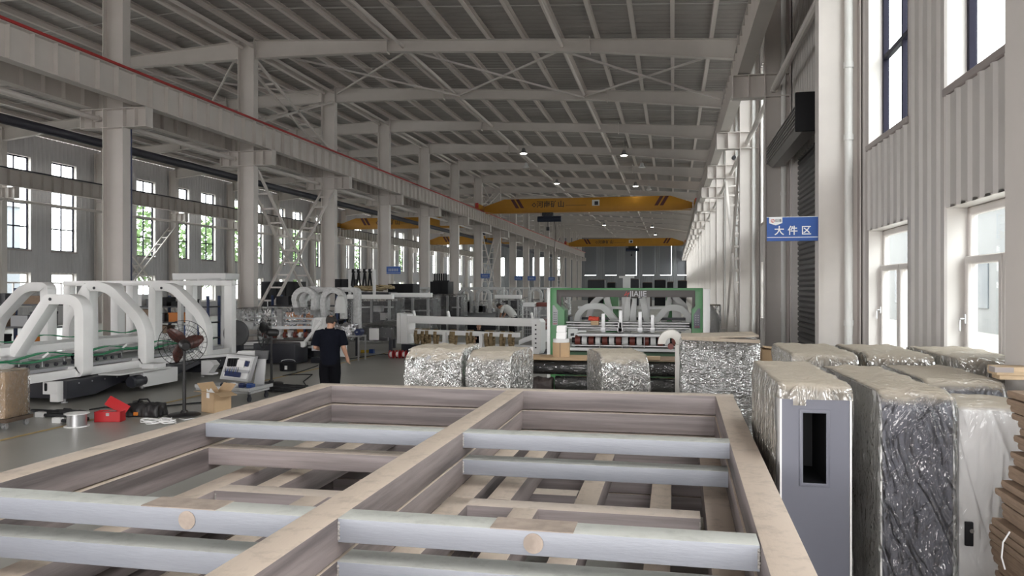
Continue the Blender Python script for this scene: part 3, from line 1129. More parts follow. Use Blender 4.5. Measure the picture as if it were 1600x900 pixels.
def rbox_grid(sx, sy, sz, r, seg=.05, drop=None, amp=0., freq=6., off=0., seed=0., open_bottom=True):
    """rounded box standing on z=0, centred in x, from y=0 to sy, on a fine grid that can be crumpled"""
    nx, ny, nz = max(2, int(sx / seg)), max(2, int(sy / seg)), max(2, int(sz / seg))
    bm = bmesh.new()
    V = {}

    def vert(i, j, k):
        key = (i, j, k)
        if key not in V:
            p = Vector((-sx / 2 + sx * i / nx, sy * j / ny, sz * k / nz))
            q = Vector((p.x, min(max(p.y, r), sy - r), min(p.z, sz - r)))
            d = p - q
            if d.length > 1e-6:
                p = q + d.normalized() * min(d.length, r)
            nrm = d.normalized() if d.length > 1e-6 else Vector((0, 0, 0))
            if i in (0, nx):
                e_ = min(r, .03) * .3 * nrm.length
                p.x += e_ * (1 if i == 0 else -1)
                nrm = nrm + Vector((-1 if i == 0 else 1, 0, 0))
            nrm = nrm.normalized() if nrm.length > 1e-6 else Vector((0, 0, 1))
            if amp or off:
                n1 = mnoise.noise(Vector((p.x * freq + seed, p.y * freq, p.z * freq * .6)))
                n2 = mnoise.noise(Vector((p.x * freq * 2.7, p.y * freq * 2.7 + seed, p.z * freq * 1.3)))
                p = p + nrm * (off + amp * (abs(n1) * 1.3 + n2 * .5))
            V[key] = bm.verts.new(p)
        return V[key]

    def face(a, b_, c, d):
        cs = [a, b_, c, d]
        mid = sum((v.co for v in cs), Vector()) / 4
        if drop and drop(mid):
            return
        try:
            bm.faces.new(cs)
        except ValueError:
            pass
    for i in range(nx):
        for k in range(nz):
            for j in (0, ny):
                face(vert(i, j, k), vert(i + 1, j, k), vert(i + 1, j, k + 1), vert(i, j, k + 1))
        for j in range(ny):
            face(vert(i, j, nz), vert(i + 1, j, nz), vert(i + 1, j + 1, nz), vert(i, j + 1, nz))
            if not open_bottom:
                face(vert(i, j, 0), vert(i + 1, j, 0), vert(i + 1, j + 1, 0), vert(i, j + 1, 0))
    for j in range(ny):
        for k in range(nz):
            for i in (0, nx):
                face(vert(i, j, k), vert(i, j + 1, k), vert(i, j + 1, k + 1), vert(i, j, k + 1))
    for v in [v for v in bm.verts if not v.link_faces]:
        bm.verts.remove(v)
    bmesh.ops.recalc_face_normals(bm, faces=bm.faces)
    return bm


def bm_obj(bm, name, m, parent=None, angle=60):
    me = bpy.data.meshes.new(name)
    bm.to_mesh(me)
    bm.free()
    me.materials.append(MATS[m])
    me.shade_smooth()
    if angle < 180:
        me.set_sharp_from_angle(angle=math.radians(angle))
    o = bpy.data.objects.new(name, me)
    COL.objects.link(o)
    if parent is not None:
        o.parent = parent
    return o


def side_profile(sy, sz, r_front, r_back=.03):
    return rounded([(0, 0), (0, sz), (sy, sz), (sy, 0)], [.005, r_front, r_back, .005], 8)


def machine_cover(x0, x1, y0, y1, h, label, front='cover_slate', r=.14, filmmat='film_clear', film_drop=None, edge=True, slot=False, z0=0., amp=.014, seed=0., latch=False, rz=0.):
    """upright sheet-metal cover with white side panels, under wrapping film"""
    sx, sy = x1 - x0, y1 - y0
    o = empty('machine_cover', ((x0 + x1) / 2, y0, z0), label, 'machine cover', 'film-wrapped machine covers', rz)
    prof = side_profile(sy, h, r)
    shell = MB().prism(prof, 'x', -sx / 2 + .012, sx / 2 - .012).build('cover_shell', front, o, angle=30)
    if slot:
        zc, w_, hh, xo = slot
        cut = MB().box(xo - w_ / 2, -.1, zc - hh / 2, xo + w_ / 2, .7, zc + hh / 2).build('cutter', 'black', o, smooth=False)  # black colours the pocket walls, for the shade inside the slot
        bo = shell.modifiers.new('cut', 'BOOLEAN')
        bo.object, bo.operation, bo.solver = cut, 'DIFFERENCE', 'EXACT'
        bo.material_mode = 'TRANSFER'
        me = bpy.data.meshes.new_from_object(shell.evaluated_get(bpy.context.evaluated_depsgraph_get()))
        shell.modifiers.clear()
        shell.data = me
        bpy.data.objects.remove(cut)
    if edge:
        big = rounded([(-.008, 0), (-.008, h + .004), (sy, h + .004), (sy, 0)], [.005, r + .01, .03, .005], 8)
        for s in (-1, 1):
            MB().prism(big, 'x', s * sx / 2 - .005 - .006 * s, s * sx / 2 + .005 - .006 * s).build('side_panel', 'white_gloss', o, angle=30)
    if slot:
        zc, w_, hh, xo = slot
        fr = MB().band([(xo - w_ / 2 - .02, zc - hh / 2 - .02), (xo + w_ / 2 + .02, zc - hh / 2 - .02), (xo + w_ / 2 + .02, zc + hh / 2 + .02), (xo - w_ / 2 - .02, zc + hh / 2 + .02)],
                       [(xo - w_ / 2, zc - hh / 2), (xo + w_ / 2, zc - hh / 2), (xo + w_ / 2, zc + hh / 2), (xo - w_ / 2, zc + hh / 2)], 'y', -.008, .004)
        s = fr.build('slot_frame', front, o, bevel=.003)
        MB().box(xo - w_ / 2 - .03, .45, zc - hh / 2 - .03, xo + w_ / 2 + .03, .46, zc + hh / 2 + .03).build('slot_back', 'black', s, smooth=False)  # black sheet standing in for the dark depth of the slot
    if latch:
        l = MB().box(latch[0] - .022, -.03, latch[1] - .07, latch[0] + .022, -.008, latch[1] + .07)
        l = l.build('latch', 'black', o, bevel=.006)
        MB().cyl((latch[0] + .012, -.036, latch[1] + .02), (latch[0] + .012, -.028, latch[1] + .02), .012, 12).build('latch_button', 'steel', l)
    if filmmat:
        f = bm_obj(rbox_grid(sx, sy, h, r - .02 if r > .2 else min(r, .12), .035, film_drop, amp, 7., .012, seed), 'wrapping_film', filmmat, o, 180)
        f['label'] = 'crinkled clear wrapping film'
    return o


random.seed(3)
# right-hand row: bare slate front with a slot; wrapped slate cover; white wrapped panel; three behind
c1 = machine_cover(.60, .99, 4.72, 6.25, 1.635, 'upright machine cover with bare slate front and black slot, beside the frame stack', filmmat='film_dust', r=.07,
                   film_drop=lambda p: p.y < .05 and p.z < 1.555 + .012 * math.sin(p.x * 19) or p.z < .25 + .1 * math.sin(p.y * 9), slot=(1.285, .125, .40, -.005), seed=1.)
c2 = machine_cover(1.165, 1.565, 4.84, 6.45, 1.59, 'upright slate machine cover under crinkled clear film, right of the bare slate one', seed=5., rz=.03, amp=.02)
c3 = machine_cover(1.615, 2.06, 4.97, 5.50, 1.50, 'white machine cover in film with small black latch, beside the cardboard pile', front='white_gloss', seed=9., r=.02, latch=(-.165, .78), edge=False, filmmat='film_soft')
c4 = machine_cover(1.64, 2.12, 5.62, 6.78, 1.575, 'slate film-wrapped machine cover behind the white panel, wooden plank on its top', seed=13.)
for k, (xa, xb, ya, yb_, h, lab) in enumerate([(1.00, 1.52, 7.0, 8.4, 1.62, 'dusty film-wrapped machine cover, left of the three in the back row'),
                                           (1.62, 2.14, 7.1, 8.5, 1.615, 'dusty film-wrapped machine cover in the back row, middle of three'),
                                           (2.24, 2.76, 6.8, 8.3, 1.62, 'dusty film-wrapped machine cover in the back row, nearest the right windows')]):
    machine_cover(xa, xb, ya, yb_, h, lab, filmmat='film_dust', seed=20. + 3 * k, amp=.02)

# row of covers beyond the far end of the frames
for k, (px0, px1, pyf, dd, h, ry, lab) in enumerate([(634, 724, 0, 9.3, 1.45, .05, 'rounded machine cover under baggy shiny film, leftmost beyond the frame stack'),
                                                (728, 800, 0, 9.1, 1.44, -.06, 'rounded machine cover under shiny film, second from the left beyond the frame stack'),
                                                (941, 1016, 0, 9.0, 1.42, .26, 'rounded machine cover under shiny film between the black rolls')]):
    a, b_ = P(px0, 560, d=dd), P(px1, 560, d=dd)
    machine_cover(a.x, b_.x, a.y, a.y + 1.15, h, lab, front='grey_paint', r=.27, filmmat='film_silver', seed=40. + 7 * k, amp=.035 if k == 0 else .022, rz=ry)

# tall wrapped stack on boards
a, b_ = P(1066, 600, d=8.35), P(1183, 600, d=8.35)
bs = empty('board_stack', ((a.x + b_.x) / 2, a.y + .35, 0), 'stack of tan boards under the tall silver-wrapped bundle', 'board stack')
for k in range(9):
    MB().box(-.42 + .012 * math.sin(k * 3), -.38, .06 * k, .44 + .015 * math.sin(k * 5), .4, .06 * k + .055).build('board', 'wood' if k % 3 else 'cardboard_brown', bs, smooth=False)
ws = empty('wrapped_bundle', ((a.x + b_.x) / 2, a.y - .02, .54), 'tall flat bundle in shiny silver stretch film, boards on its top', 'wrapped bundle')
MB().box(-.385, .02, 0, .385, .72, 1.10).build('packed_sheets', 'white_dull', ws, bevel=.01)
bm_obj(rbox_grid(.80, .75, 1.10, .03, .03, None, .012, 11., .008, 3.), 'stretch_film', 'film_woven', ws, 180)
pr = [(-.40, 1.115), (.39, 1.15), (.39, 1.165), (-.40, 1.135)]
MB().prism(pr, 'y', -.02, .72).build('top_board', 'board_beige', ws)
MB().bar((-.39, .0, 1.125), (.40, -.01, 1.10), .02, .035).build('top_batten', 'board_beige', ws, smooth=False)

# black film-wrapped rolls lying in two heights, boards on top
def wrapped_roll(x0, x1, y, z, r, label, cover='film_silver'):
    o = empty('wrapped_roll', (x0, y, z - r), label, 'roll', 'black wrapped rolls')
    MB().cyl((0, 0, r), (x1 - x0, 0, r), r * .97, 28).build('roll_core', 'black', o)
    m = MB()
    n, ns = 24, max(6, int((x1 - x0) / .05))
    rings = [[(t * (x1 - x0) / ns, math.cos(2 * math.pi * j / n) * r * (1 + .035 * mnoise.noise(Vector((t * .9, j * .8, z * 9)))), r + math.sin(2 * math.pi * j / n) * r * (1 + .035 * mnoise.noise(Vector((t * .9, j * .8, z * 9))))) for j in range(n)] for t in range(ns + 1)]
    m.loft(rings).build('film', 'film_thin', o, angle=180)
    return o


rz_ = [(1.28, .105), (1.03, .105)]
yb0 = 10.75
for k, (pxa, pxb, wh) in enumerate(((815, 925, 'left of the middle wrapped cover'), (1000, 1075, 'right of the middle wrapped cover'))):
    a, b_ = P(pxa, 575, Y=yb0), P(pxb, 575, Y=yb0)
    for i, z in enumerate((1.10, .885)):
        if k == 0 and i == 1:
            a = P(868, 575, Y=yb0)
        wrapped_roll(a.x, b_.x, yb0, z, .10, 'black film-wrapped roll %s, %s' % (wh, ('upper of two', 'lower of two')[i]))
a, b_ = P(823, 590, Y=yb0 - .02), P(866, 590, Y=yb0)
bag = empty('black_bag', ((a.x + b_.x) / 2, yb0 - .11, .62), 'crumpled dark brown plastic bag under the upper left roll', 'bag')
bm_obj(rbox_grid(b_.x - a.x - .04, .22, .32, .08, .022, None, .03, 9., 0, 7., False), 'bag_skin', 'bag_brown', bag, 180)
MB().tube([(-.10, .05, .30), (-.12, .02, .34), (-.14, .05, .32)], .02, 8).build('bag_knot', 'bag_brown', bag)
rk = empty('roll_rack', (-1.0, yb0, 0), 'dark steel rack carrying the black rolls', 'rack')
xs0, xs1 = P(815, 575, Y=yb0).x + 1.0, P(1080, 575, Y=yb0).x + 1.0
for x in (xs0 + .05, (xs0 + xs1) / 2, xs1 - .05):
    MB().bar((x, .17, 0), (x, .17, 1.19), .06, .06, up=(0, 1, 0)).build('post', 'machine_dark', rk, smooth=False)
for z in (.58, .74):
    MB().bar((xs0, .17, z - .02), (xs1, .17, z - .02), .05, .05).build('rail', 'machine_dark', rk, smooth=False)
for i, x in enumerate((xs0 + .05, (xs0 + xs1) / 2, xs1 - .05)):
    MB().bar((x, .18, .766), (x, -.10, .766), .05, .03).build('arm', 'machine_dark', rk, smooth=False)
a, b_ = P(820, 560, Y=yb0), P(918, 560, Y=yb0)
tag(MB().box(a.x, yb0 - .14, 1.208, b_.x, yb0 + .50, 1.232).build('brown_board', 'cardboard', bevel=.004), 'tan board lying over the black rolls, paper core standing on it', 'board')
a, b_ = P(1000, 560, Y=yb0), P(1075, 560, Y=yb0)
tag(MB().box(a.x + .02, yb0 - .05, 1.208, b_.x, yb0 + .55, 1.23).build('brown_board', 'cardboard_brown', bevel=.004), 'brown board lying over the rolls left of the tall silver bundle', 'board')
tag(MB().box(a.x + .05, yb0 - .06, 1.232, a.x + .27, yb0 + .07, 1.275).build('wood_offcut', 'wood', bevel=.004), 'short pale wood offcut on the brown board left of the silver bundle', 'offcut')
c = P(877, 556, Y=yb0 + .2)
pc = empty('paper_core', (c.x, yb0 + .2, 1.232), 'tan cardboard core drum standing on the tan board, label roll on its top', 'paper core')
MB().lathe([(.105, 0), (.122, 0), (.122, .20), (.105, .20)], (0, 0, 0), 28).build('drum', 'cardboard', pc)
MB().box(-.006, -.127, .0, .006, -.119, .20).build('seam', 'cardboard_brown', pc, smooth=False)
tag(MB().lathe([(.02, 0), (.115, 0), (.115, .05), (.02, .05)], (c.x, yb0 + .2, 1.433), 28).build('tape_roll', 'white_dull'), 'flat white tape roll on the tan cardboard core', 'tape roll')
lr = empty('label_roll', (c.x, yb0 + .2, 1.484), 'upright stack of white label rolls on the flat tape roll', 'label roll')
for k in range(2):
    MB().prism(rounded([(-.065 + .006 * k, k * .095), (.07, k * .095), (.075, k * .095 + .093), (-.06 + .006 * k, k * .095 + .093)], .015, 3), 'y', -.07, .07).build('roll', 'white_gloss', lr, angle=30)

# white half-ring guard left of the tall silver bundle
c = P(1048, 540, d=9.3)
hg = empty('ring_guard', (c.x, c.y, 0), 'white half-ring guard on a post, left of the tall silver bundle', 'guard')
z = P(1048, 537, d=9.3).z
n = 20
po = [(math.cos(math.pi * k / n) * .15, z + math.sin(math.pi * k / n) * .17) for k in range(n + 1)]
pi_ = [(math.cos(math.pi * k / n) * .06, z + math.sin(math.pi * k / n) * .075) for k in range(n + 1)]
MB().prism(po + pi_[::-1], 'y', -.12, .12).build('half_ring', 'cover_cream', hg, bevel=.008)
MB().prism([(.05, 0), (.155, 0), (.155, z), (.05, z)], 'y', -.11, .11).build('post', 'cover_cream', hg, bevel=.01)
MB().cyl((0, -.08, z - .03), (0, .08, z - .03), .035, 14).build('axle', 'brown_roller', hg)

# open cardboard tray on the back row, wooden plank, stack of corrugated sheets
tb = empty('cardboard_box', (P(1217, 560, d=9.7).x, 9.85, 1.28), 'shallow tan cardboard box behind the wrapped covers, right of the silver bundle', 'box')
wd, hg_ = .50, .19
for (x0, x1, ya, yb_) in ((-wd / 2, wd / 2, -.2, -.194), (-wd / 2, wd / 2, .194, .2), (-wd / 2, -wd / 2 + .006, -.194, .194), (wd / 2 - .006, wd / 2, -.194, .194)):
    MB().box(x0, ya, 0, x1, yb_, hg_).build('side_wall', 'cardboard', tb, smooth=False)
MB().box(-wd / 2 + .006, -.194, 0, wd / 2 - .006, .194, .006).build('bottom', 'cardboard', tb, smooth=False)
MB().prism([(-.22, hg_ + .02), (.0, hg_ - .002), (.2, hg_ - .002), (.25, hg_ + .004), (.0, hg_ + .004)], 'y', -.2, .2).build('flap', 'cardboard', tb, smooth=False)
bx = empty('crate', (tb.location.x, 9.9, 0), 'dark crate under the shallow cardboard box', 'crate')
MB().box(-.25, -.3, 0, .25, .3, 1.20).build('crate_body', 'cardboard_brown', bx, bevel=.01)
MB().box(-.27, -.32, 1.20, .27, .32, 1.28).build('crate_lid', 'wood', bx, bevel=.01)
pl = P(1548, 582, d=5.2)
w1 = empty('wooden_plank', (pl.x, pl.y, 1.63), 'short thick wooden plank on the film-wrapped covers at the right edge', 'plank')
MB().box(0, -.10, 0, .55, .06, .055).build('plank_body', 'wood', w1, bevel=.006)
MB().box(-.012, -.102, .018, .10, .0, .052).build('dark_end', 'trim_brown', w1, smooth=False)
MB().box(.02, -.09, -.03, .52, .04, 0).build('under_batten', 'wood', w1, bevel=.006)
# bundles of corrugated sheets, piled
zz = 0
k = 0
rnd = random.Random(5)
while zz < 1.70:
    h = rnd.choice((.12, .15, .18, .14))
    dx = rnd.uniform(-.03, .03) + max(0, zz - 1.0) * .16
    xl = 1.50 + dx
    o = empty('cardboard_bundle', (xl, 3.45, zz), 'tied bundle of brown corrugated sheets, %s up from the floor in its pile' % ORD[k], 'cardboard bundle', 'bundles of corrugated sheets', rnd.uniform(-.035, .02))
    ns = max(3, int(h / .035))
    for s in range(ns):
        z0, z1 = s * h / ns, (s + 1) * h / ns - .002
        bow = rnd.uniform(0, .018)
        e = rnd.uniform(0, .035)
        MB().prism([(e, z0), (.3, z0 + .002), (.8, z0), (.8, z1), (.3, z1 + .002), (e, z1 - bow * .3), (e - .004, (z0 + z1) / 2)], 'y', -.02 + e * .5, .72 + rnd.uniform(-.015, .015)).build('corrugated_sheet', 'cardboard_brown', o, smooth=False)
    if k in (2, 4, 6):
        MB().tube([(.02, .50, h - .006), (-.012, .49, h * .7), (-.014, .50, h * .3), (.0, .50, 0)], .004, 5).build('tie_string', 'sign_white', o)
    zz += h + .004
    k += 1
# ================================================================ machines and goods on the hall floor


class Rig:
    """builds parts given in hall coordinates under a thing standing at loc"""

    def __init__(self, name, loc, label, cat, group=None, rz=0., local=False):
        self.root = empty(name, loc, label, cat, group, rz)
        self.o = Vector((0, 0, 0)) if local or rz else Vector(loc)

    def __call__(self, name, mb, m, parent=None, **kw):
        if self.o.length:
            mb.xf(Matrix.Translation(-self.o))
        return mb.build(name, m, parent or self.root, **kw)


def d_arch(pts, radii, w_, y, t):
    out = rounded(pts, radii, 8)
    return MB().band(out, inset(out, w_), 'y', y, y + t)


# ---------------------------------------------------------------- left: white folding machine with open arch guards
XR_ = -11.25


def arch_short(xr, y):
    return d_arch([(xr - 1.85, .46), (xr - 1.85, .80), (xr - .88, 2.08), (xr, 2.08), (xr, .46)], [.10, .30, .22, .62, .16], .20, y, .26)


def arch_tall(xr, y, sgn=1):
    pts = [(-1.62, .46), (-1.62, 2.33), (-.95, 2.33), (0, 1.45), (0, .46)]
    rad = [.10, .22, .75, .9, .16]
    if sgn < 0:
        pts = [(-1.62 - a, b_) for a, b_ in pts][::-1]
        rad = rad[::-1]
    return d_arch([(xr + a, b_) for a, b_ in pts], rad, .20, y, .27)


fm = Rig('folding_machine', (-12.6, 16.5, 0), 'long white folding machine with open arch guards and green belts, at the left edge', 'machine')
a1 = fm('arch_guard', arch_short(XR_, 13.2), 'white_gloss', bevel=.008)
a1['label'] = 'nearest arch guard with one slanted leg'
fm('arch_guard', arch_tall(XR_, 15.05), 'white_gloss', bevel=.008)
fm('arch_guard', arch_tall(XR_, 17.3), 'white_gloss', bevel=.008)
for y in (13.0, 15.05, 17.3):
    fm('arch_guard', arch_tall(-13.75, y, -1), 'white_gloss', bevel=.012)
for x, y, z in ((-12.0, 13.195, 1.98), (-12.55, 15.045, 2.2), (-12.5, 17.295, 2.2), (-13.86, 12.995, .62)):
    fm('guard_bolt', MB().cyl((x, y - .006, z), (x, y + .01, z), .032, 14), 'machine_dark')
# dark stepped skirts with feet
for y0, y1, z0 in ((12.75, 15.1, .10), (15.0, 17.3, .13), (17.2, 18.6, .13)):
    sk = fm('base_skirt', MB().prism([(y0, z0), (y0 + (y1 - y0) * .32, z0), (y1 + .1, .44), (y0, .44)], 'x', -13.1, -11.22), 'machine_dark', bevel=.01)
    fm('base_skirt', MB().prism([(y0, z0), (y1, z0), (y1, .44), (y0, .44)], 'x', -15.1, -13.9), 'machine_dark')
    for x in (-12.9, -11.45):
        fm('levelling_foot', MB().cyl((x, y0 + .2, .0), (x, y0 + .2, z0), .025, 10).cyl((x, y0 + .2, 0), (x, y0 + .2, .02), .06, 12), 'steel')
    for k in range(4):
        fm('skirt_bolt', MB().cyl((-11.225, y0 + .3 + .35 * k, .37), (-11.214, y0 + .3 + .35 * k, .37), .016, 8), 'steel')
# bed between the guards: deck, side rails, grey pan, belts, rollers
fm('deck', MB().box(-13.7, 11.6, .62, -11.6, 18.6, .68), 'grey_paint')
for x, z in ((-12.95, .86), (-11.45, .46), (-13.75, .86)):
    r = fm('side_rail', MB().box(x - .03, 11.4, z, x + .03, 18.6, z + .16), 'white_gloss', bevel=.006)
    if x == -12.95:
        for k in range(3):
            for j in range(2):
                fm('slot_hole', MB().box(x + .028, 12.2 + .16 * k, .92 + .05 * j, x + .034, 12.3 + .16 * k, .935 + .05 * j), 'machine_dark', r, smooth=False)
fm('side_pan', MB().prism([(-12.9, .84), (-12.35, .74), (-12.35, .72), (-12.9, .82)], 'y', 11.4, 18.5), 'steel', smooth=False)
for k, (x, z, amp_) in enumerate(((-12.1, .80, .02), (-11.75, .84, .04), (-11.95, .90, .05), (-13.3, 1.14, .05))):
    m = MB()
    pts = [(11.4 + .3 * i, z + amp_ * math.sin(i * 1.1 + k)) for i in range(24)]
    for (ya, za), (yb_, zb) in zip(pts, pts[1:]):
        m.bar((x, ya, za), (x, yb_ + .01, zb), .12, .016)
    fm('belt', m, 'belt_green', smooth=False)
    m = MB()
for i in range(12):
    y = 11.8 + .55 * i
    q = fm('belt_post', MB().cyl((-11.9, y, .68), (-11.9, y, .84), .014, 8), 'steel')
    fm('belt_roller', MB().cyl((-12.2, y, .83), (-11.86, y, .83), .028, 12), 'steel', q)
    if i % 2 == 0:
        fm('post_cap', MB().bar((-11.9, y, .86), (-11.82, y + .06, .95), .035, .035), 'white_gloss', q, smooth=False)
for i in range(14):
    fm('guide_wheel', MB().cyl((-11.62, 11.8 + .22 * i, .74), (-11.58, 11.8 + .22 * i, .74), .035, 14), 'machine_dark')
cu = []
for k in range(90):
    a = k * .75
    cu.append((-11.75 + .10 * math.cos(a) * (1 + .2 * math.sin(k)), 13.55 + k * .004, .80 + .07 * math.sin(a) + .02 * math.sin(k * .5)))
fm('cable_coil', MB().tube(cu, .014, 6), 'navy')
# white bracket with a slot, grey drive cover with its dark motor, tray plate
br = fm('foot_bracket', MB().box(-11.62, 12.60, .20, -11.30, 12.75, .44).box(-11.47, 12.61, .06, -11.30, 12.75, .20), 'white_gloss', bevel=.006)
fm('bracket_slot', MB().prism(rounded([(-11.58, .26), (-11.52, .26), (-11.52, .41), (-11.58, .41)], .028, 4), 'y', 12.594, 12.602), 'black', br)
dc = fm('drive_cover', MB().prism(rounded([(14.45, .12), (15.6, .12), (15.6, .44), (14.45, .44)], [.05, .02, .02, .02], 4), 'x', -11.20, -10.86), 'white_dull', bevel=.01)
fm('drive_motor', MB().lathe([(.0, 0), (.10, .0), (.125, .03), (.125, .38), (.10, .42), (0, .42)], (-10.95, 14.15, .26), 20, 'y'), 'machine_dark', dc)
fm('tray_plate', MB().box(-11.25, 13.6, .46, -10.75, 15.2, .485).box(-11.1, 14.7, .485, -10.8, 15.1, .58), 'white_dull', bevel=.004)
fm('bracket_plate', MB().prism([(-11.2, .10), (-10.9, .10), (-10.9, .14), (-11.0, .14), (-10.85, .34), (-10.95, .44), (-11.2, .44)], 'y', 17.0, 17.25), 'white_dull', smooth=False)
fm('cable_duct', MB().bar((-11.3, 16.9, .52), (-10.9, 18.5, .50), .12, .06), 'white_dull', smooth=False)
# wooden paddles leaning near the front
for k, (a, b_) in enumerate((((-12.6, 12.3, .55), (-12.25, 12.3, .62)), ((-12.35, 12.35, .50), (-11.95, 12.35, .56)))):
    fm('guide_lever', MB().bar(a, b_, .05, .035, c=.008), 'wood_dark')

# white portals behind it
pf = Rig('portal_frame', (-12.6, 18.95, 0), 'white square portal frame standing behind the arch guards on the left', 'portal frame')
for x in (-16.6, -14.6, -12.78, -11.62):
    pf('post', MB().box(x - .11, 18.84, .0 if x < -12 else .42, x + .11, 19.06, 2.26), 'white_gloss', bevel=.012)
pf('top_beam', MB().box(-16.7, 18.83, 2.26, -11.5, 19.07, 2.40), 'white_gloss', bevel=.012)
pf('reel_disc', MB().lathe([(0, 0), (.36, 0), (.38, .02), (.38, .09), (.36, .11), (0, .11)], (-12.05, 19.9, .92), 32, 'y').lathe([(0, -.05), (.07, -.05), (.07, .0), (0, .0)], (-12.05, 19.9, .92), 16, 'y'), 'grey_dark')
pf('base_box', MB().box(-15.0, 19.2, .0, -11.5, 20.5, .42).box(-12.2, 19.85, .42, -11.9, 20.1, .6), 'machine_dark', smooth=False)
pf('foot_plate', MB().box(-12.0, 18.7, .36, -11.2, 19.3, .42), 'white_dull')
pf('diagonal', MB().bar((-16.5, 18.80, 1.4), (-15.9, 18.80, 2.3), .10, .16), 'white_gloss', smooth=False)
pf('cover_box', MB().box(-14.1, 20.0, 2.43, -12.4, 20.7, 2.62).bar((-12.6, 19.0, 2.41), (-12.6, 20.4, 2.47), .08, .06), 'white_dull', bevel=.008)
for s in (0, 1):
    pf('support_leg', MB().box(-14.0 + 1.4 * s, 20.1, 0, -13.88 + 1.4 * s, 20.22, 2.44), 'white_dull', smooth=False)

# ---------------------------------------------------------------- storage racks with boxes behind
BOXM = ['cardboard', 'black', 'blue_plastic', 'grey_paint', 'white_dull', 'cardboard_brown', 'machine_dark', 'orange']
BOXN = {'cardboard': 'tan cardboard box', 'black': 'black parts bin', 'blue_plastic': 'blue parts bin', 'grey_paint': 'grey parts bin', 'white_dull': 'white carton', 'cardboard_brown': 'brown carton', 'machine_dark': 'dark parts bin', 'orange': 'orange parts bin'}


def rack(x, y, L, h, rz, label, where, seed, rows=3):
    o = empty('storage_rack', (x, y, 0), label, 'rack', 'storage racks', rz)
    for px_ in (0, L / 2, L):
        for py_ in (0, .8):
            MB().box(px_ - .04, py_ - .04, 0, px_ + .04, py_ + .04, h).build('rack_post', 'rack_blue', o, smooth=False)
    rnd = random.Random(seed)
    R = Matrix.Translation(Vector((x, y, 0))) @ Matrix.Rotation(rz, 4, 'Z')
    for r in range(rows):
        z = .25 + r * (h - .1) / rows
        MB().box(-.04, -.04, z, L + .04, .84, z + .05).build('rack_shelf', 'machine_dark', o, smooth=False)
        q, n = .12, 0
        while q < L - .5:
            wd, hh, dp = rnd.uniform(.25, .6), rnd.uniform(.18, min(.5, h / rows - .12)), rnd.uniform(.4, .64)
            mt = rnd.choice(BOXM)
            b_ = bpy.data.objects.new('parts_box', MB().box(0, 0, 0, wd, dp, hh).box(-.012, -.012, hh * .82, wd + .012, dp + .012, hh).mesh('parts_box', mt, smooth=False))
            COL.objects.link(b_)
            b_.location = R @ Vector((q, .065, z + .053))
            b_.rotation_euler = (0, 0, rz)
            tag(b_, '%s, %s shelf of the %s, %s from its left' % (BOXN[mt], ('bottom', 'middle', 'top', 'highest')[r], where, ORD[min(n, 19)]), 'box', 'boxes on the ' + where)
            q += wd + rnd.uniform(.03, .25)
            n += 1


rack(-22.5, 20.5, 3.6, 2.2, .05, 'blue steel rack with parts boxes, leftmost behind the arch guards', 'leftmost rack', 1)
rack(-21.5, 26.5, 4.2, 1.9, .05, 'blue steel rack with parts boxes behind the white portal frame', 'rack behind the portal', 2)
rack(-16.0, 29.2, 2.8, 1.9, .02, 'blue steel rack with parts boxes seen through the right portal opening', 'rack seen through the portal', 3)


# ---------------------------------------------------------------- wrapped machine behind the man
wm = Rig('wrapped_machine', (-11.0, 23.2, 0), 'white machine with two loop guards, partly wrapped in clear film, behind the man', 'machine', 'wrapped white machines')


def at(px, py, Y):
    return P(px, py, Y=Y)


def loop_guard(pxl, pxr, pyt, pyb, Y, w_=.17, spread=.0):
    a, b_ = at(pxl, pyb, Y), at(pxr, pyt, Y)
    x0, x1, z0, z1 = a.x, b_.x, a.z, b_.z
    r = (x1 - x0) / 2
    pts_o, pts_i = [], []
    n = 20
    cx = (x0 + x1) / 2
    for k in range(n + 1):
        t = math.pi - math.pi * k / n
        pts_o.append((cx + r * math.cos(t), z1 - r + r * math.sin(t)))
        pts_i.append((cx + (r - w_) * math.cos(t), z1 - r + (r - w_) * math.sin(t)))
    pts_o = [(x0 + spread, z0)] + pts_o + [(x1 - spread * .3, z0)]
    pts_i = [(x0 + w_ + spread, z0)] + pts_i + [(x1 - w_ - spread * .3, z0)]
    m = MB()
    n = len(pts_o)
    v = [(p[0], y, p[1]) for y in (Y, Y + .2) for q in (pts_o, pts_i) for p in q]
    f = []
    for i in range(n - 1):
        j = i + 1
        f += [(i, j, n + j, n + i), (2 * n + i, 3 * n + i, 3 * n + j, 2 * n + j), (i, 2 * n + i, 2 * n + j, j), (n + i, n + j, 3 * n + j, 3 * n + i)]
    f += [(0, n, 3 * n, 2 * n), (n - 1, 2 * n - 1, 4 * n - 1, 3 * n - 1)]
    return m.add(v, f)


wm('loop_guard', loop_guard(455, 494, 448, 492, 22.6, spread=.12), 'white_wrapped', bevel=.008)
wm('loop_guard', loop_guard(500, 539, 449, 498, 22.3, spread=.0), 'white_wrapped', bevel=.008)
wm('loop_guard', loop_guard(468, 512, 447, 490, 23.4, spread=.05), 'white_wrapped', bevel=.008)
a, b_ = at(490, 522, 23.0), at(560, 449, 23.0)
out = rounded([(a.x, a.z), (a.x, b_.z), (b_.x, b_.z), (b_.x, a.z)], [.02, .2, .2, .02], 8)
inn = rounded([(a.x + .15, a.z), (a.x + .15, b_.z - .14), (b_.x - .17, b_.z - .14), (b_.x - .17, a.z)], [.02, .1, .1, .02], 8)
wm('portal', MB().band(out, inn, 'y', 23.0, 23.25), 'white_wrapped', bevel=.01)
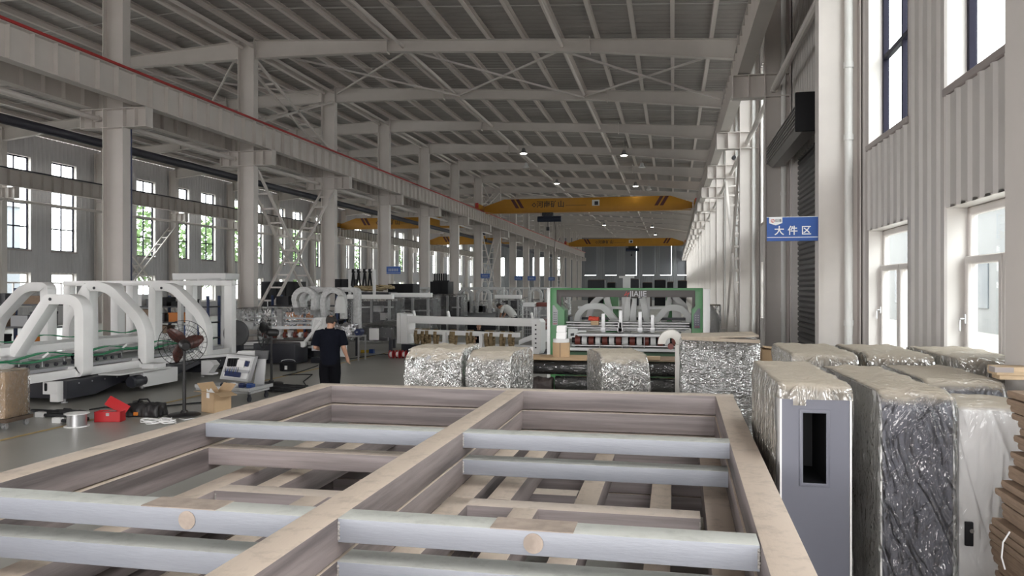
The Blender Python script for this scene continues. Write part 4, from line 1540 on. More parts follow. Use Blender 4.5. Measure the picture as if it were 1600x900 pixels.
# side plate at the machine's right end with a slanted arm
sp = [at(487, 548, 21.2), at(487, 500, 21.2), at(493, 496, 21.2), at(519, 496, 21.2), at(521, 520, 21.2), at(521, 548, 21.2)]
plate = wm('side_plate', MB().prism([(p.x, p.z) for p in sp], 'y', 21.2, 21.35), 'white_dull', bevel=.006)
q0, q1 = at(492, 497, 21.15), at(502, 497, 21.15)
wi = [at(488.5, 514, 21.15), at(493, 499.5, 21.15), at(500, 499.5, 21.15), at(497, 514, 21.15)]
wo = [at(486, 517, 21.15), at(491, 497.5, 21.15), at(503, 497.5, 21.15), at(499, 517, 21.15)]
wm('plate_window', MB().band([(p.x, p.z) for p in wo], [(p.x, p.z) for p in wi], 'y', 21.15, 21.2), 'white_gloss', plate, smooth=False)
a, b_ = at(474, 538, 21.1), at(502, 503, 21.1)
wm('slanted_arm', MB().bar(a, b_, .08, .10, up=(0, 1, 0)).cyl(a - Vector((0, .06, 0)), a + Vector((0, .06, 0)), .09, 14), 'white_gloss', bevel=.004)
# shafts, rollers, lower rails
for py_, r_, ma in ((512.5, .045, 'white_dull'), (537, .05, 'white_gloss'), (543, .035, 'grey_paint')):
    a, b_ = at(367, py_, 21.6), at(489, py_ - 1, 21.6)
    wm('cross_rail', MB().bar(a, b_, .10, r_ * 2), ma, smooth=False)
a, b_ = at(372, 524, 21.8), at(488, 523, 21.8)
sh = wm('roller_shaft', MB().cyl(a, b_, .04, 12), 'steel')
for k in range(9):
    c = a.lerp(b_, .36 + .07 * k)
    wm('shaft_roller', MB().cyl(c - Vector((.045, 0, 0)), c + Vector((.045, 0, 0)), .085, 18), 'brown_roller' if k % 2 == 0 else 'white_dull', sh)
a, b_ = at(430, 528, 21.9), at(488, 531, 21.9)
wm('lower_pan', MB().box(a.x, 21.7, a.z - .12, b_.x, 22.5, a.z - .04), 'brown_dark', smooth=False)
a, b_ = at(384, 527, 21.3), at(384, 508, 21.3)
wm('hand_wheel', MB().cyl(at(378, 520, 21.3), at(384, 510, 21.3), .05, 12).cyl(at(379, 506, 21.3), at(393, 509, 21.3), .10, 16), 'white_dull')
# posts and film hood on the left half
for px_ in (372, 438):
    a, b_ = at(px_, 545, 22.0), at(px_, 483, 22.0)
    wm('hood_post', MB().box(a.x - .08, 21.93, .45, a.x + .08, 22.07, b_.z), 'white_wrapped', smooth=False)
for k, px_ in enumerate((385, 398, 412, 425)):
    a, b_ = at(px_, 510, 22.4), at(px_, 490, 22.4)
    wm('hood_bar', MB().bar(a, b_, .04, .04), 'steel', smooth=False)
for py_ in (496, 503):
    wm('hood_rail', MB().bar(at(370, py_, 22.3), at(492, py_ + 2, 22.3), .05, .05), 'white_dull', smooth=False)
a, b_ = at(368, 512, 21.9), at(492, 482, 21.9)
hood = rbox_grid(b_.x - a.x, 1.5, b_.z - a.z, .05, .09, None, .03, 3., 0, 4.)
for v_ in hood.verts:
    if v_.co.x > .3:
        v_.co.z -= (v_.co.x - .3) * .17 * v_.co.z
ho = bm_obj(hood, 'film_hood', 'film_silver_thin', wm.root, 180)
ho.location = Vector(((a.x + b_.x) / 2, 21.85, a.z)) - wm.o
a, b_ = at(396, 581, 20.7), at(461, 537, 20.7)
wm('base_box', MB().box(a.x, 20.7, .02, b_.x, 21.5, at(430, 537, 20.7).z), 'machine_dark', bevel=.01)
a, b_ = at(370, 575, 22.2), at(490, 575, 22.2)
wm('base_frame', MB().box(a.x, 22.2, .05, b_.x, 24.3, .5), 'machine_dark', smooth=False)
a = at(487, 560, 21.3)
wm('base_foot', MB().box(a.x, 21.25, 0, a.x + .6, 21.8, .16), 'machine_dark', smooth=False)
wm('film_cap', MB().lathe([(.0, 0), (.16, 0), (.17, .15), (.15, .35), (.10, .5), (0, .55)], at(532, 489, 21.9), 12), 'film_bag')

# table with a crumpled silver film heap, right of the man
tb_ = at(550, 560, 22.4)
tt = Rig('work_table', (tb_.x, 22.4, 0), 'small steel table with crumpled film and a blue motor, right of the man', 'work table')
tt('table_top', MB().box(tb_.x - .35, 22.1, .72, tb_.x + .35, 22.7, .76), 'steel', smooth=False)
for sx_ in (-.32, .32):
    for sy_ in (.02, .56):
        tt('table_leg', MB().box(tb_.x + sx_ - .02, 22.1 + sy_, 0, tb_.x + sx_ + .02, 22.14 + sy_, .72), 'steel', smooth=False)
tt('lower_panel', MB().box(tb_.x - .3, 22.12, .12, tb_.x - .05, 22.16, .70), 'white_gloss', smooth=False)
hp = rbox_grid(.62, .4, .3, .12, .03, None, .10, 8., 0, 2.)
h_ = bm_obj(hp, 'film_heap', 'foil', None, 180)
h_.location = (tb_.x - .22, 22.2, .762)
tag(h_, 'crumpled heap of shiny film on the small steel table', 'film heap')
mo = Rig('electric_motor', (tb_.x + .28, 22.2, .76), 'small dark blue electric motor on the small steel table', 'motor')
mo('motor_body', MB().cyl((tb_.x + .28, 22.15, .87), (tb_.x + .28, 22.45, .87), .10, 18).box(tb_.x + .20, 22.2, .762, tb_.x + .345, 22.4, .80), 'navy_gloss')
mo('motor_shaft', MB().cyl((tb_.x + .28, 22.07, .87), (tb_.x + .28, 22.16, .87), .02, 10), 'steel')

# film-wrapped conveyor bed behind the table
a, b_ = at(566, 535, 23.6), at(607, 511, 23.6)
wb = Rig('wrapped_conveyor', ((a.x + b_.x) / 2, 24.5, 0), 'flat conveyor bed wrapped in clear film with a white label, right of the portal', 'conveyor')
zt = at(590, 511, 23.6).z
wb('bed', MB().prism([(23.6, .62), (23.6, zt - .02), (27.5, zt + .05), (27.5, .62)], 'x', a.x - .35, b_.x + .1), 'grey_dark', smooth=False)
for k in range(7):
    wb('bed_slat', MB().bar((a.x - .32 + .2 * k, 23.62, zt + .0), (a.x - .32 + .2 * k, 27.4, zt + .07), .06, .03), 'steel', smooth=False)
for x in (a.x - .25, b_.x):
    for y in (23.8, 27.2):
        wb('leg', MB().box(x - .05, y - .05, 0, x + .05, y + .05, .62), 'machine_dark', smooth=False)
fb = bm_obj(rbox_grid(b_.x - a.x + .55, 4.0, zt - .50, .04, .09, None, .02, 5., .0, 6.), 'film', 'film_silver_thin', wb.root, 180)
fb.location = Vector(((a.x + b_.x) / 2 - .12, 23.55, .56)) - wb.o
l0, l1 = at(577, 531, 23.5), at(592, 513, 23.5)
wb('white_label', MB().box(l0.x, 23.49, l0.z, l1.x, 23.5, l1.z), 'white_gloss', smooth=False)


# ---------------------------------------------------------------- film-wrapped machine sections further back
def wrapped_section(px0, px1, pyt, d, h, depth, label, topbeam=True, seed=0, dark='machine_dark', z0=.1):
    a, b_ = P(px0, 500, d=d), P(px1, 500, d=d)
    Y = (a.y + b_.y) / 2
    L = b_.x - a.x
    o = empty('wrapped_section', (a.x, Y, 0), label, 'machine section', 'film-wrapped machine sections')
    rnd = random.Random(seed)
    MB().box(.05, .1, z0, L - .05, depth - .1, .5).build('base', dark, o, smooth=False)
    for x in (.05, L * .5, L - .12):
        MB().box(x, .05, z0, x + .09, .16, h - .05).build('post', 'grey_paint', o, smooth=False)
    for k in range(5):
        z = .6 + k * (h - .75) / 5
        MB().bar((.05, .2 + rnd.uniform(0, .4), z), (L - .05, .2 + rnd.uniform(0, .4), z + rnd.uniform(-.05, .05)), .06, .06).build('shaft', rnd.choice(('steel', 'machine_dark', 'grey_paint')), o, smooth=False)
    for k in range(int(L * 2.2)):
        x, z = rnd.uniform(.15, L - .4), rnd.uniform(.5, h - .5)
        MB().box(x, .15, z, x + rnd.uniform(.12, .4), .5, z + rnd.uniform(.1, .35)).build('drive_box', rnd.choice(('machine_dark', 'grey_paint', 'machine_dark', 'steel', 'black')), o, smooth=False)
    MB().box(.1, depth * .55, .5, L - .1, depth - .12, h - .12).build('rear_housing', dark, o, smooth=False)
    if topbeam:
        MB().box(-.1, -.02, h - .02, L + .1, .22, h + .16).build('top_beam', 'white_gloss', o, bevel=.01)
    f = bm_obj(rbox_grid(L + .1, depth, h - .02, .06, .12, None, .03, 4., 0, seed), 'film', 'film_silver_thin', o, 180)
    f.location = (L / 2, 0, .02)
    return o


wrapped_section(543, 612, 465, 31, 1.78, 1.6, 'dark machine section in clear film under a white beam, right of the portal', seed=1)
wrapped_section(612, 672, 462, 33, 1.83, 1.6, 'dark machine section in clear film under a white beam, above the white frame left end', seed=2)
wrapped_section(675, 718, 470, 36.5, 1.9, 1.4, 'tall film-wrapped machine section without beam, left of the far loop guards', topbeam=False, seed=3)
wrapped_section(775, 812, 470, 38, 1.7, 1.4, 'film-wrapped machine section behind the stooping person', seed=5)


def far_machine(pxc, d, label, seed, n=2):
    """machine with loop guards, wrapped"""
    c = P(pxc, 500, d=d)
    o = empty('loop_machine', (c.x, c.y, 0), label, 'machine', 'far machines with loop guards')
    rnd = random.Random(seed)
    MB().box(-1.2, 0, 0, 1.3, 1.5, .5).build('base', 'machine_dark', o, smooth=False)
    MB().box(-1.1, .1, .62, 1.2, 1.4, .95).build('bed', 'grey_paint', o, bevel=.01)
    for k in range(n):
        x0 = -1.15 + 1.0 * k
        r, w_ = .42, .16
        po = [(x0, .9)] + [(x0 + r - r * math.cos(math.pi * i / 14), 1.78 + r * math.sin(math.pi * i / 14)) for i in range(15)] + [(x0 + 2 * r, .9)]
        pi2 = [(x0 + w_, .9)] + [(x0 + r - (r - w_) * math.cos(math.pi * i / 14), 1.78 + (r - w_) * math.sin(math.pi * i / 14)) for i in range(15)] + [(x0 + 2 * r - w_, .9)]
        MB().prism(po + pi2[::-1], 'y', -.1, .12).build('loop_guard', 'white_wrapped', o, bevel=.006)
    MB().box(-1.1, .5, 2.1, 1.25, .7, 2.25).build('top_rail', 'white_wrapped', o, bevel=.01)
    for x in (-1.1, 1.1):
        MB().box(x, .5, .9, x + .14, .7, 2.1).build('post', 'white_wrapped', o, smooth=False)
    for k in range(6):
        x = rnd.uniform(-1.1, .9)
        MB().box(x, -.05, .95, x + rnd.uniform(.2, .5), .4, 1.0 + rnd.uniform(.1, .5)).build('drive_box', rnd.choice(('machine_dark', 'steel', 'grey_paint')), o, smooth=False)
    f = bm_obj(rbox_grid(2.4, 1.5, .6, .06, .15, None, .05, 4., 0, seed), 'film', 'film_silver_thin', o, 180)
    f.location = (0, 0, .9)
    return o


far_machine(748, 41, 'film-wrapped machine with two loop guards, far behind the white frame', 3)
far_machine(856, 46, 'film-wrapped machine with loop guards just left of the green machine', 4)
far_machine(800, 58, 'small far machine with loop guards, between middle columns and green machine', 5)
far_machine(668, 52, 'far machine with loop guards seen above the wrapped sections', 6)

# wire cages and a laden table between the frame and the green machine
for k, (px0, px1, d_, lab) in enumerate(((817, 836, 31, 'left'), (838, 856, 31, 'right'))):
    a, b_ = P(px0, 500, d=d_), P(px1, 500, d=d_)
    L, h = b_.x - a.x, 1.45
    o = empty('wire_cage', (a.x, a.y, 0), 'wire cage of parts left of the green machine, %s one of two' % lab, 'cage', 'wire cages')
    for x in (0, L):
        for y in (0, .8):
            MB().box(x - .02, y - .02, 0, x + .02, y + .02, h).build('cage_post', 'steel', o, smooth=False)
    m = MB()
    for i in range(9):
        z = .25 + i * (h - .25) / 8
        m.bar((0, 0, z), (L, 0, z), .015, .02).bar((0, .8, z), (L, .8, z), .015, .02).bar((0, 0, z), (0, .8, z), .015, .02).bar((L, 0, z), (L, .8, z), .015, .02)
    for i in range(1, 5):
        x = L * i / 5
        m.bar((x, 0, .25), (x, 0, h), .015, .015).bar((x, .8, .25), (x, .8, h), .015, .015)
    m.build('cage_mesh', 'grey_paint', o, smooth=False)
    MB().box(.02, .02, .2, L - .02, .78, .25).build('cage_floor', 'steel', o, smooth=False)
    tag(MB().box(a.x + .04, a.y + .05, .253, a.x + L - .04, a.y + .75, .8).box(a.x + .1, a.y + .15, .8, a.x + L - .1, a.y + .65, 1.0).build('parts_heap', ('grey_dark', 'brown_roller')[k], bevel=.03), 'heap of machine parts in the %s wire cage' % lab, 'parts')
    tag(MB().box(a.x - .02, a.y - .05, h + .012, a.x + L + .02, a.y + .85, h + .03).box(a.x, a.y, h + .03, a.x + L, a.y + .8, h + .17).build('packed_pallet', ('white_dull', 'brown_roller')[k], bevel=.01), '%s packed pallet lying on the %s wire cage' % (('pale', 'reddish')[k], lab), 'pallet')

# ---------------------------------------------------------------- white beam frame with hanging straps
La, Lb = P(624, 537, d=25.2), P(850, 540, d=22.6)
Ld = Vector((Lb.x - La.x, Lb.y - La.y))
LL, rzb = Ld.length, math.atan2(Ld.y, Ld.x)
bf = Rig('beam_frame', (La.x, La.y, 0), 'long white beam frame with brown straps hanging from its lower beam', 'machine frame', None, rzb)
bf('top_beam', MB().box(.18, -.10, 1.08, LL - .1, .14, 1.31), 'white_gloss', bevel=.012)
bf('lower_beam', MB().box(.05, -.02, .74, LL * .84, .10, .88), 'white_gloss', bevel=.008)
for x0, x1 in ((0, .12), (.16, .42)):
    bf('end_plate', MB().prism([(x0, .42), (x1, .42), (x1, 1.36), (x0 + .02, 1.40), (x0, 1.36)], 'y', -.14, .3), 'white_gloss', bevel=.006)
bf('end_plate', MB().prism([(LL - .30, .30), (LL - .06, .30), (LL, .42), (LL, 1.22), (LL - .06, 1.30), (LL - .30, 1.30)], 'y', -.2, .1), 'white_gloss', bevel=.006)
for k in range(6):
    bf('plate_hole', MB().box(LL - .19, -.206, .46 + .13 * k, LL - .14, -.198, .50 + .13 * k), 'machine_dark', smooth=False)
for x in (LL * .345, LL * .60):
    bf('leg', MB().box(x - .06, -.10, .10, x + .06, .04, .82), 'white_gloss', bevel=.006)
bf('bottom_shaft', MB().cyl((.5, .15, .46), (LL - .3, .15, .46), .055, 14), 'white_dull')
bf('brace_plate', MB().prism([(LL * .84, .52), (LL - .3, .72), (LL - .3, .88), (LL * .84, .66)], 'y', .0, .04), 'white_dull', smooth=False)
bf('rear_rail', MB().box(LL - .25, .12, .62, LL - .1, 3.2, .95), 'white_gloss', bevel=.01)
for k in range(5):
    bf('rail_slot', MB().box(LL - .102, .5 + .5 * k, .70, LL - .096, .75 + .5 * k, .78), 'machine_dark', smooth=False)
bf('dark_base', MB().box(.3, .05, .02, LL - .15, .9, .36), 'machine_dark', smooth=False)
bf('dark_base', MB().box(.3, -.3, .02, 1.0, .05, .42), 'machine_dark', bevel=.03)
bf('foot', MB().prism([(LL - .35, 0), (LL + .3, 0), (LL + .05, .30), (LL - .35, .30)], 'y', -.25, .2), 'machine_dark', smooth=False)
for x in (.62, LL * .37, LL * .93):
    bf('lifting_lug', MB().bar((x, 0, 1.30), (x - .05, 0, 1.48), .05, .09, up=(0, 1, 0)), 'white_gloss', bevel=.01)
for k, px_ in enumerate((653, 664, 671.6, 685, 713, 737, 742.5, 766, 773.5, 789, 802)):
    x = (px_ - 624) / 226 * LL
    x += .0
    wd = .20 if k == 4 else (.10 if k in (5, 6) else .125)
    t = .006
    pts = []
    for i in range(25):
        a = 2 * math.pi * i / 24
        pts.append((.04 + .085 * math.sin(a), .66 + .25 * math.cos(a)))
    m = MB()
    tw = .05 * math.sin(k * 2.3)
    for (ya, za), (yb_, zb) in zip(pts, pts[1:]):
        xa, xb = x + tw * (za - .66), x + tw * (zb - .66)
        m.add([(xa - wd / 2, ya, za), (xa + wd / 2, ya, za), (xb + wd / 2, yb_, zb), (xb - wd / 2, yb_, zb)], [(0, 1, 2, 3)])
    st = m.build('hanging_strap', 'tan_strap', None)
    so = st.modifiers.new('thick', 'SOLIDIFY')
    so.thickness = .008
    st.location, st.rotation_euler = (La.x, La.y, 0), (0, 0, rzb)
    tag(st, 'brown webbing strap looped over the lower white beam, %s from the left' % ORD[k], 'strap', 'straps on the white beam frame')

# ---------------------------------------------------------------- green gluing machine
GY = 15.8
gx0, gx1 = P(860, 500, Y=GY).x, P(1098, 500, Y=GY).x
gm = Rig('green_machine', ((gx0 + gx1) / 2, GY, 0), 'green and white gluing machine with a dark portal and rollers', 'machine')
zt = 2.20
out = [(gx0, .05), (gx0, zt), (gx1, zt), (gx1, .05)]
pl_, pr_ = gx0 + .31, gx1 - .24
zb_ = P(960, 465, Y=GY).z
# green portal outline with chamfered inner corners
gq = lambda pts: [(p.x, p.z) for p in (P(x, y, Y=GY) for x, y in pts)]
inner = gq([(1081, 520), (1081, 483), (1085, 478), (1085, 464), (874, 464), (874, 477), (882, 485), (882, 520)])
poly = [(gx0, 0), (gx0, zt), (gx1, zt), (gx1, 0), (inner[0][0], 0)] + inner + [(inner[-1][0], 0)]
gm('portal', MB().prism(poly, 'y', GY, GY + .55), 'green_paint', bevel=.006)
gm('side_cover', MB().box(gx0 - .07, GY - .01, 0, gx0 - .004, GY + .9, zt), 'white_gloss', bevel=.01)
gm('side_cover', MB().box(gx1 + .004, GY - .01, 0, gx1 + .14, GY + .9, zt - .02), 'white_gloss', bevel=.01)
fas = gm('fascia', MB().prism(gq([(870, 452.8), (1086, 453.6), (1086, 478), (1081.5, 483), (1081.5, 464.5), (877, 464), (877, 480), (870, 473)]), 'y', GY - .03, GY - .001), 'brown_dark', bevel=.003)
tm = put('lettering', text_mesh('lettering', 'JIAJIE', .155, 'letter_grey', .003, .002), fas)
tm.location = P(997, 459.5, Y=GY - .035) - gm.o
tm.rotation_euler = (R90, 0, 0)
lg = P(979.5, 459.5, Y=GY - .034)
gm('logo_mark', MB().bar(lg + Vector((-.05, 0, -.03)), lg + Vector((.0, 0, .05)), .012, .03, up=(0, 1, 0)).bar(lg + Vector((.0, 0, -.05)), lg + Vector((.05, 0, .03)), .012, .03, up=(0, 1, 0)).bar(lg + Vector((-.05, 0, -.03)), lg + Vector((.05, 0, .03)), .012, .02, up=(0, 1, 0)), 'rail_red', fas, smooth=False)
# push-button panels
for pts, ma, cols in (([(863.5, 508), (863.5, 477), (866, 477), (871.5, 485), (871.5, 508)], 'grey_paint', 3), ([(1084, 513), (1084, 492), (1091, 482), (1094, 482), (1094, 513)], 'cover_slate', 3)):
    q = [P(x, y, Y=GY - .02) for x, y in pts]
    pn = gm('button_panel', MB().prism([(p.x, p.z) for p in q], 'y', GY - .03, GY - .002), ma, bevel=.003)
    x0, x1, zz0 = min(p.x for p in q), max(p.x for p in q), min(p.z for p in q)
    for r in range(6):
        for c in range(2):
            x = x0 + (x1 - x0) * (.32 + .36 * c)
            z = zz0 + .03 + r * .045
            gm('push_button', MB().cyl((x, GY - .045, z), (x, GY - .03, z), .011, 10), 'rail_red' if r == 0 else ('machine_dark' if ma == 'grey_paint' else 'grey_paint'), pn)
# inside: rods, plate, rollers, lower beams
def zpx(py_, Y=GY):
    return P(970, py_, Y=Y).z


for py_, r_ in ((505, .022), (509.5, .018), (513.5, .02)):
    gm('guide_rod', MB().cyl((gx0 + .3, GY + .2, zpx(py_)), (gx1 - .25, GY + .2, zpx(py_)), r_, 10), 'steel')
xa, xb = P(902, 520, Y=GY).x, P(1040, 520, Y=GY).x
gm('feed_table', MB().prism([(xa, zpx(521)), (xb, zpx(521)), (xb, zpx(525)), (xa + .05, zpx(525))], 'y', GY - .25, GY + .3), 'steel_light', bevel=.004)
gm('shadow_block', MB().box(xa, GY + .05, zpx(529), xb, GY + .35, zpx(525)), 'black', smooth=False)  # black block standing in for the shade under the feed table
sh = gm('roller_shaft', MB().cyl((xa - .1, GY - .05, zpx(532)), (xb + .25, GY - .05, zpx(532)), .055, 16), 'black')
n = 15
for k in range(n):
    x = xa + .02 + (xb + .15 - xa) * k / (n - 1)
    gm('feed_roller', MB().cyl((x - .05, GY - .05, zpx(532)), (x + .05, GY - .05, zpx(532)), .10, 20), 'brown_roller' if k % 2 == 0 else 'white_dull', sh)
for x in (xa + .47, xa + .92, xa + 1.35):
    gm('hanger_rod', MB().cyl((x, GY - .16, zpx(544)), (x, GY - .16, zpx(523)), .010, 8), 'steel')
gm('lower_beam', MB().box(xa - .15, GY - .12, zpx(548), xb + .25, GY + .0, zpx(543.5)), 'white_dull', bevel=.004)
gm('cross_rod', MB().cyl((xa - .1, GY - .1, zpx(540)), (xb + .2, GY - .1, zpx(540)), .018, 10), 'steel')
gm('base', MB().box(gx0 + .3, GY, 0, gx1 - .25, GY + .5, zpx(551)), 'green_dark', bevel=.01)
# vertical carriers on the rods
for px_, pt in ((942, 490), (969.5, 485), (968, 504), (1000, 487), (1019.5, 492)):
    a, b_ = P(px_, 520, Y=GY), P(px_, pt, Y=GY)
    gm('carrier', MB().box(a.x - .035, GY + .05, a.z, a.x + .035, GY + .18, b_.z).box(a.x - .05, GY + .02, a.z + .02, a.x + .05, GY + .22, a.z + .10), 'steel_light', bevel=.004)


def band_px(pts, rad, w_, Y, t=.3):
    q = [(p.x, p.z) for p in (P(x, y, Y=Y) for x, y in pts)]
    out = rounded(q, rad, 8)
    return MB().band(out, inset(out, w_), 'y', Y, Y + t)


gm('arch_guard', band_px([(897, 514), (897, 492), (912, 474), (944, 474), (971, 506), (971, 514)], [.03, .3, .4, .3, .1, .03], .13, 17.0), 'white_dull', bevel=.008)
gm('arch_guard', band_px([(1014, 514), (1014, 506), (1040, 476), (1066, 476), (1082, 494), (1082, 514)], [.03, .1, .3, .4, .3, .03], .13, 17.0), 'white_dull', bevel=.008)
gm('arch_guard', band_px([(910, 512), (922, 472), (938, 458), (950, 458), (962, 512)], [.03, .3, .3, .2, .03], .13, 18.6), 'white_dull', bevel=.008)
gm('arch_guard', band_px([(1030, 512), (1044, 460), (1056, 460), (1074, 476), (1080, 512)], [.03, .2, .3, .3, .03], .13, 18.6), 'white_dull', bevel=.008)
for a_, b_, c_ in ((977, 984, 984), (989, 990, 994), (1012, 1004, 1008)):
    gm('rear_strut', MB().bar(P(a_, 506, Y=17.6), P(b_, 466, Y=17.6), .14, .12, up=(0, 1, 0)), 'white_dull', bevel=.006)
for px0, px1 in ((943, 966), (1041, 1050)):
    a, b_ = P(px0, 505, Y=19.2), P(px1, 462, Y=19.2)
    gm('rear_column', MB().box(a.x, 19.2, .05, b_.x, 19.6, 2.1), 'green_paint', bevel=.01)
a, b_ = P(1050, 510, Y=18.9), P(1064, 470, Y=18.9)
gm('white_cabinet', MB().box(a.x, 18.9, .05, b_.x, 19.3, 1.95), 'white_gloss', bevel=.01)
for px_ in (975, 982, 1007, 1012):
    a = P(px_, 505, Y=18.2)
    gm('rear_post', MB().box(a.x - .05, 18.2, .05, a.x + .05, 18.3, 2.0), 'white_dull', smooth=False)
for k, z in enumerate((1.0, 1.25, 1.5, 1.75)):
    gm('rear_rail', MB().bar((gx0 + .3, 18.0, z), (gx1 - .3, 18.0, z), .05, .06), ('grey_paint', 'steel', 'machine_dark', 'white_dull')[k], smooth=False)
gm('bed', MB().box(gx0 + .3, GY + .6, .5, gx1 - .3, 19.0, .95), 'machine_dark', smooth=False)
gm('bed_rail', MB().box(gx0 + .3, GY + .6, .95, gx0 + .42, 19.0, 1.05).box(gx1 - .42, GY + .6, .95, gx1 - .3, 19.0, 1.05), 'white_dull', smooth=False)
# small tan box with red gloves on the rods
c = P(929, 511, Y=GY + .1)
tag(MB().box(c.x - .08, GY + .12, c.z + .035, c.x + .08, GY + .28, c.z + .125).box(c.x - .075, GY + .125, c.z + .12, c.x + .075, GY + .275, c.z + .128).build('small_box', 'cardboard', bevel=.004), 'small tan box on the rods of the green machine, red gloves on it', 'box')
gl = bm_obj(rbox_grid(.2, .14, .07, .03, .015, None, .03, 20., 0, 3., False), 'work_gloves', 'glove_red', None, 180)
gl.location = (c.x - .02, GY + .13, c.z + .130)
tag(gl, 'pair of red work gloves on the small tan box', 'gloves')

# film-wrapped cabinet to the right of the green machine
a, b_ = P(1104, 515, d=17.4), P(1117, 478, d=17.4)
wc = empty('wrapped_cabinet', ((a.x + b_.x) / 2 + .05, a.y, 0), 'tall white cabinet under clear film, right of the green machine', 'cabinet')
zt = P(1110, 478, d=17.4).z
MB().prism([(-.10, 0), (-.10, zt - .02), (-.02, zt + .02), (.14, zt - .25), (.14, 0)], 'y', 0, .5).build('cabinet_body', 'white_dull', wc, bevel=.01)
f = bm_obj(rbox_grid(.30, .56, zt + .02, .05, .05, None, .02, 7., .0, 5.), 'film', 'film_clear', wc, 180)
f.location = (.02, -.03, .0)
# ================================================================ overhead cranes


def crane(x0, x1, Y, label, hoist_px, letters=True, zb=8.42, h=1.12):
    L = x1 - x0
    o = empty('overhead_crane', ((x0 + x1) / 2, Y, 8.65), label, 'overhead crane', 'yellow overhead cranes')
    a = -L / 2
    z0, z1 = zb - 8.65, zb + h - 8.65
    poly = [(a + .3, z0 + .12), (a + .3, z0 + .55), (a + 2.0, z1), (-a - 2.0, z1), (-a - .3, z0 + .55), (-a - .3, z0 + .12), (-a - 1.2, z0), (a + 1.2, z0)]
    g = MB().prism(poly, 'y', -.24, .24).build('girder', 'crane_yellow', o, bevel=.012)
    MB().box(a + .4, -.32, z0 - .03, -a - .4, .32, z0 + .0).build('lower_flange', 'crane_yellow', o, smooth=False)
    for s in (-1, 1):
        e = MB().box(s * (L / 2) - .18, -1.5, .02, s * (L / 2) + .18, 1.5, .42).build('end_truck', 'crane_yellow', o, bevel=.015)
        for y in (-1.2, 1.2):
            MB().cyl((s * L / 2 - .06, y, .12), (s * L / 2 + .06, y, .12), .13, 18).build('wheel', 'machine_dark', e)
        MB().box(s * L / 2 - .12, -1.62, .1, s * L / 2 + .12, -1.5, .5).build('buffer', 'rail_red', e, smooth=False)
        for k in range(2):
            xs = s * (L / 2 - 2.9) + k * .42
            MB().prism([(xs - .14 + s * -.22, z0 + .36), (xs + .14 + s * -.22, z0 + .36), (xs + .14 + s * .22, z1 - .02), (xs - .14 + s * .22, z1 - .02)], 'y', -.246, -.241).build('warning_stripe', 'crane_stripe', g, smooth=False)
    if letters:
        t = put('lettering', text_mesh('lettering', '河南矿山', .58, 'crane_text', .004, .009), g, loc=(-L / 2 + L * .335, -.247, z0 + .60))
        t.rotation_euler = (R90, 0, 0)
        xm = -L / 2 + L * .335 - 1.35
        MB().band([(xm - .2, z0 + .6), (xm, z0 + .4), (xm + .2, z0 + .6), (xm, z0 + .8)], [(xm - .12, z0 + .6), (xm, z0 + .48), (xm + .12, z0 + .6), (xm, z0 + .72)], 'y', -.25, -.241).build('maker_mark', 'crane_text', g, smooth=False)
        MB().box(xm + 2.6, -.246, z0 + .50, xm + 4.3, -.241, z0 + .53).build('underline', 'crane_text', g, smooth=False)
        MB().box(-.35 + L * .05, -.25, z0 + .45, .25 + L * .05, -.241, z0 + .92).build('notice_plate', 'white_dull', g, smooth=False)
        MB().box(-.15 + L * .05, -.254, z0 + .5, .15 + L * .05, -.25, z0 + .8).build('notice_mark', 'machine_dark', g, smooth=False)
    hx = hoist_px - (x0 + x1) / 2
    hb = MB().box(hx - .55, -.3, z0 - .30, hx + .35, .3, z0 - .02).build('hoist_trolley', 'machine_dark', o, bevel=.02)
    MB().cyl((hx - .95, 0, z0 - .55), (hx + 1.0, 0, z0 - .55), .24, 20).box(hx - .45, -.22, z0 - .6, hx + .25, .22, z0 - .3).build('hoist_drum', 'machine_blue', hb)
    for k in range(4):
        MB().cyl((hx - .45 + .25 * k, -.33, z0 - .14), (hx - .45 + .25 * k, -.27, z0 - .14), .09, 12).build('trolley_wheel', 'machine_dark', hb)
    MB().tube([(hx - .1, 0, z0 - .7), (hx - .1, 0, z0 - 1.2)], .03, 8).box(hx - .22, -.1, z0 - 1.5, hx + .02, .1, z0 - 1.2).build('hook_block', 'machine_dark', hb)
    MB().tube([(hx + .4, -.1, z0 - .3), (hx + .55, -.1, z0 - 1.5), (hx + .45, -.1, z0 - 3.2), (hx + .4, -.1, 1.2 - 8.65)], .02, 6).build('pendant_cable', 'black', hb)
    MB().box(hx + .34, -.14, .85 - 8.65, hx + .46, -.06, 1.2 - 8.65).build('pendant_control', 'orange', hb, smooth=False)
    return o


crane(-15.72, 1.78, 63.5, 'yellow overhead crane nearest in the main bay, dark hoist left of its middle', P(858, 340, Y=63.5).x)
crane(-15.72, 1.78, 117.0, 'far yellow overhead crane in the main bay, in front of the end wall', P(988, 385, Y=117.).x, letters=True)
crane(-34.8, -17.48, 77.5, 'yellow overhead crane nearest in the left bay, seen between the middle columns', -18.6)
crane(-34.8, -17.48, 107.5, 'far yellow overhead crane in the left bay', -18.9, letters=False)

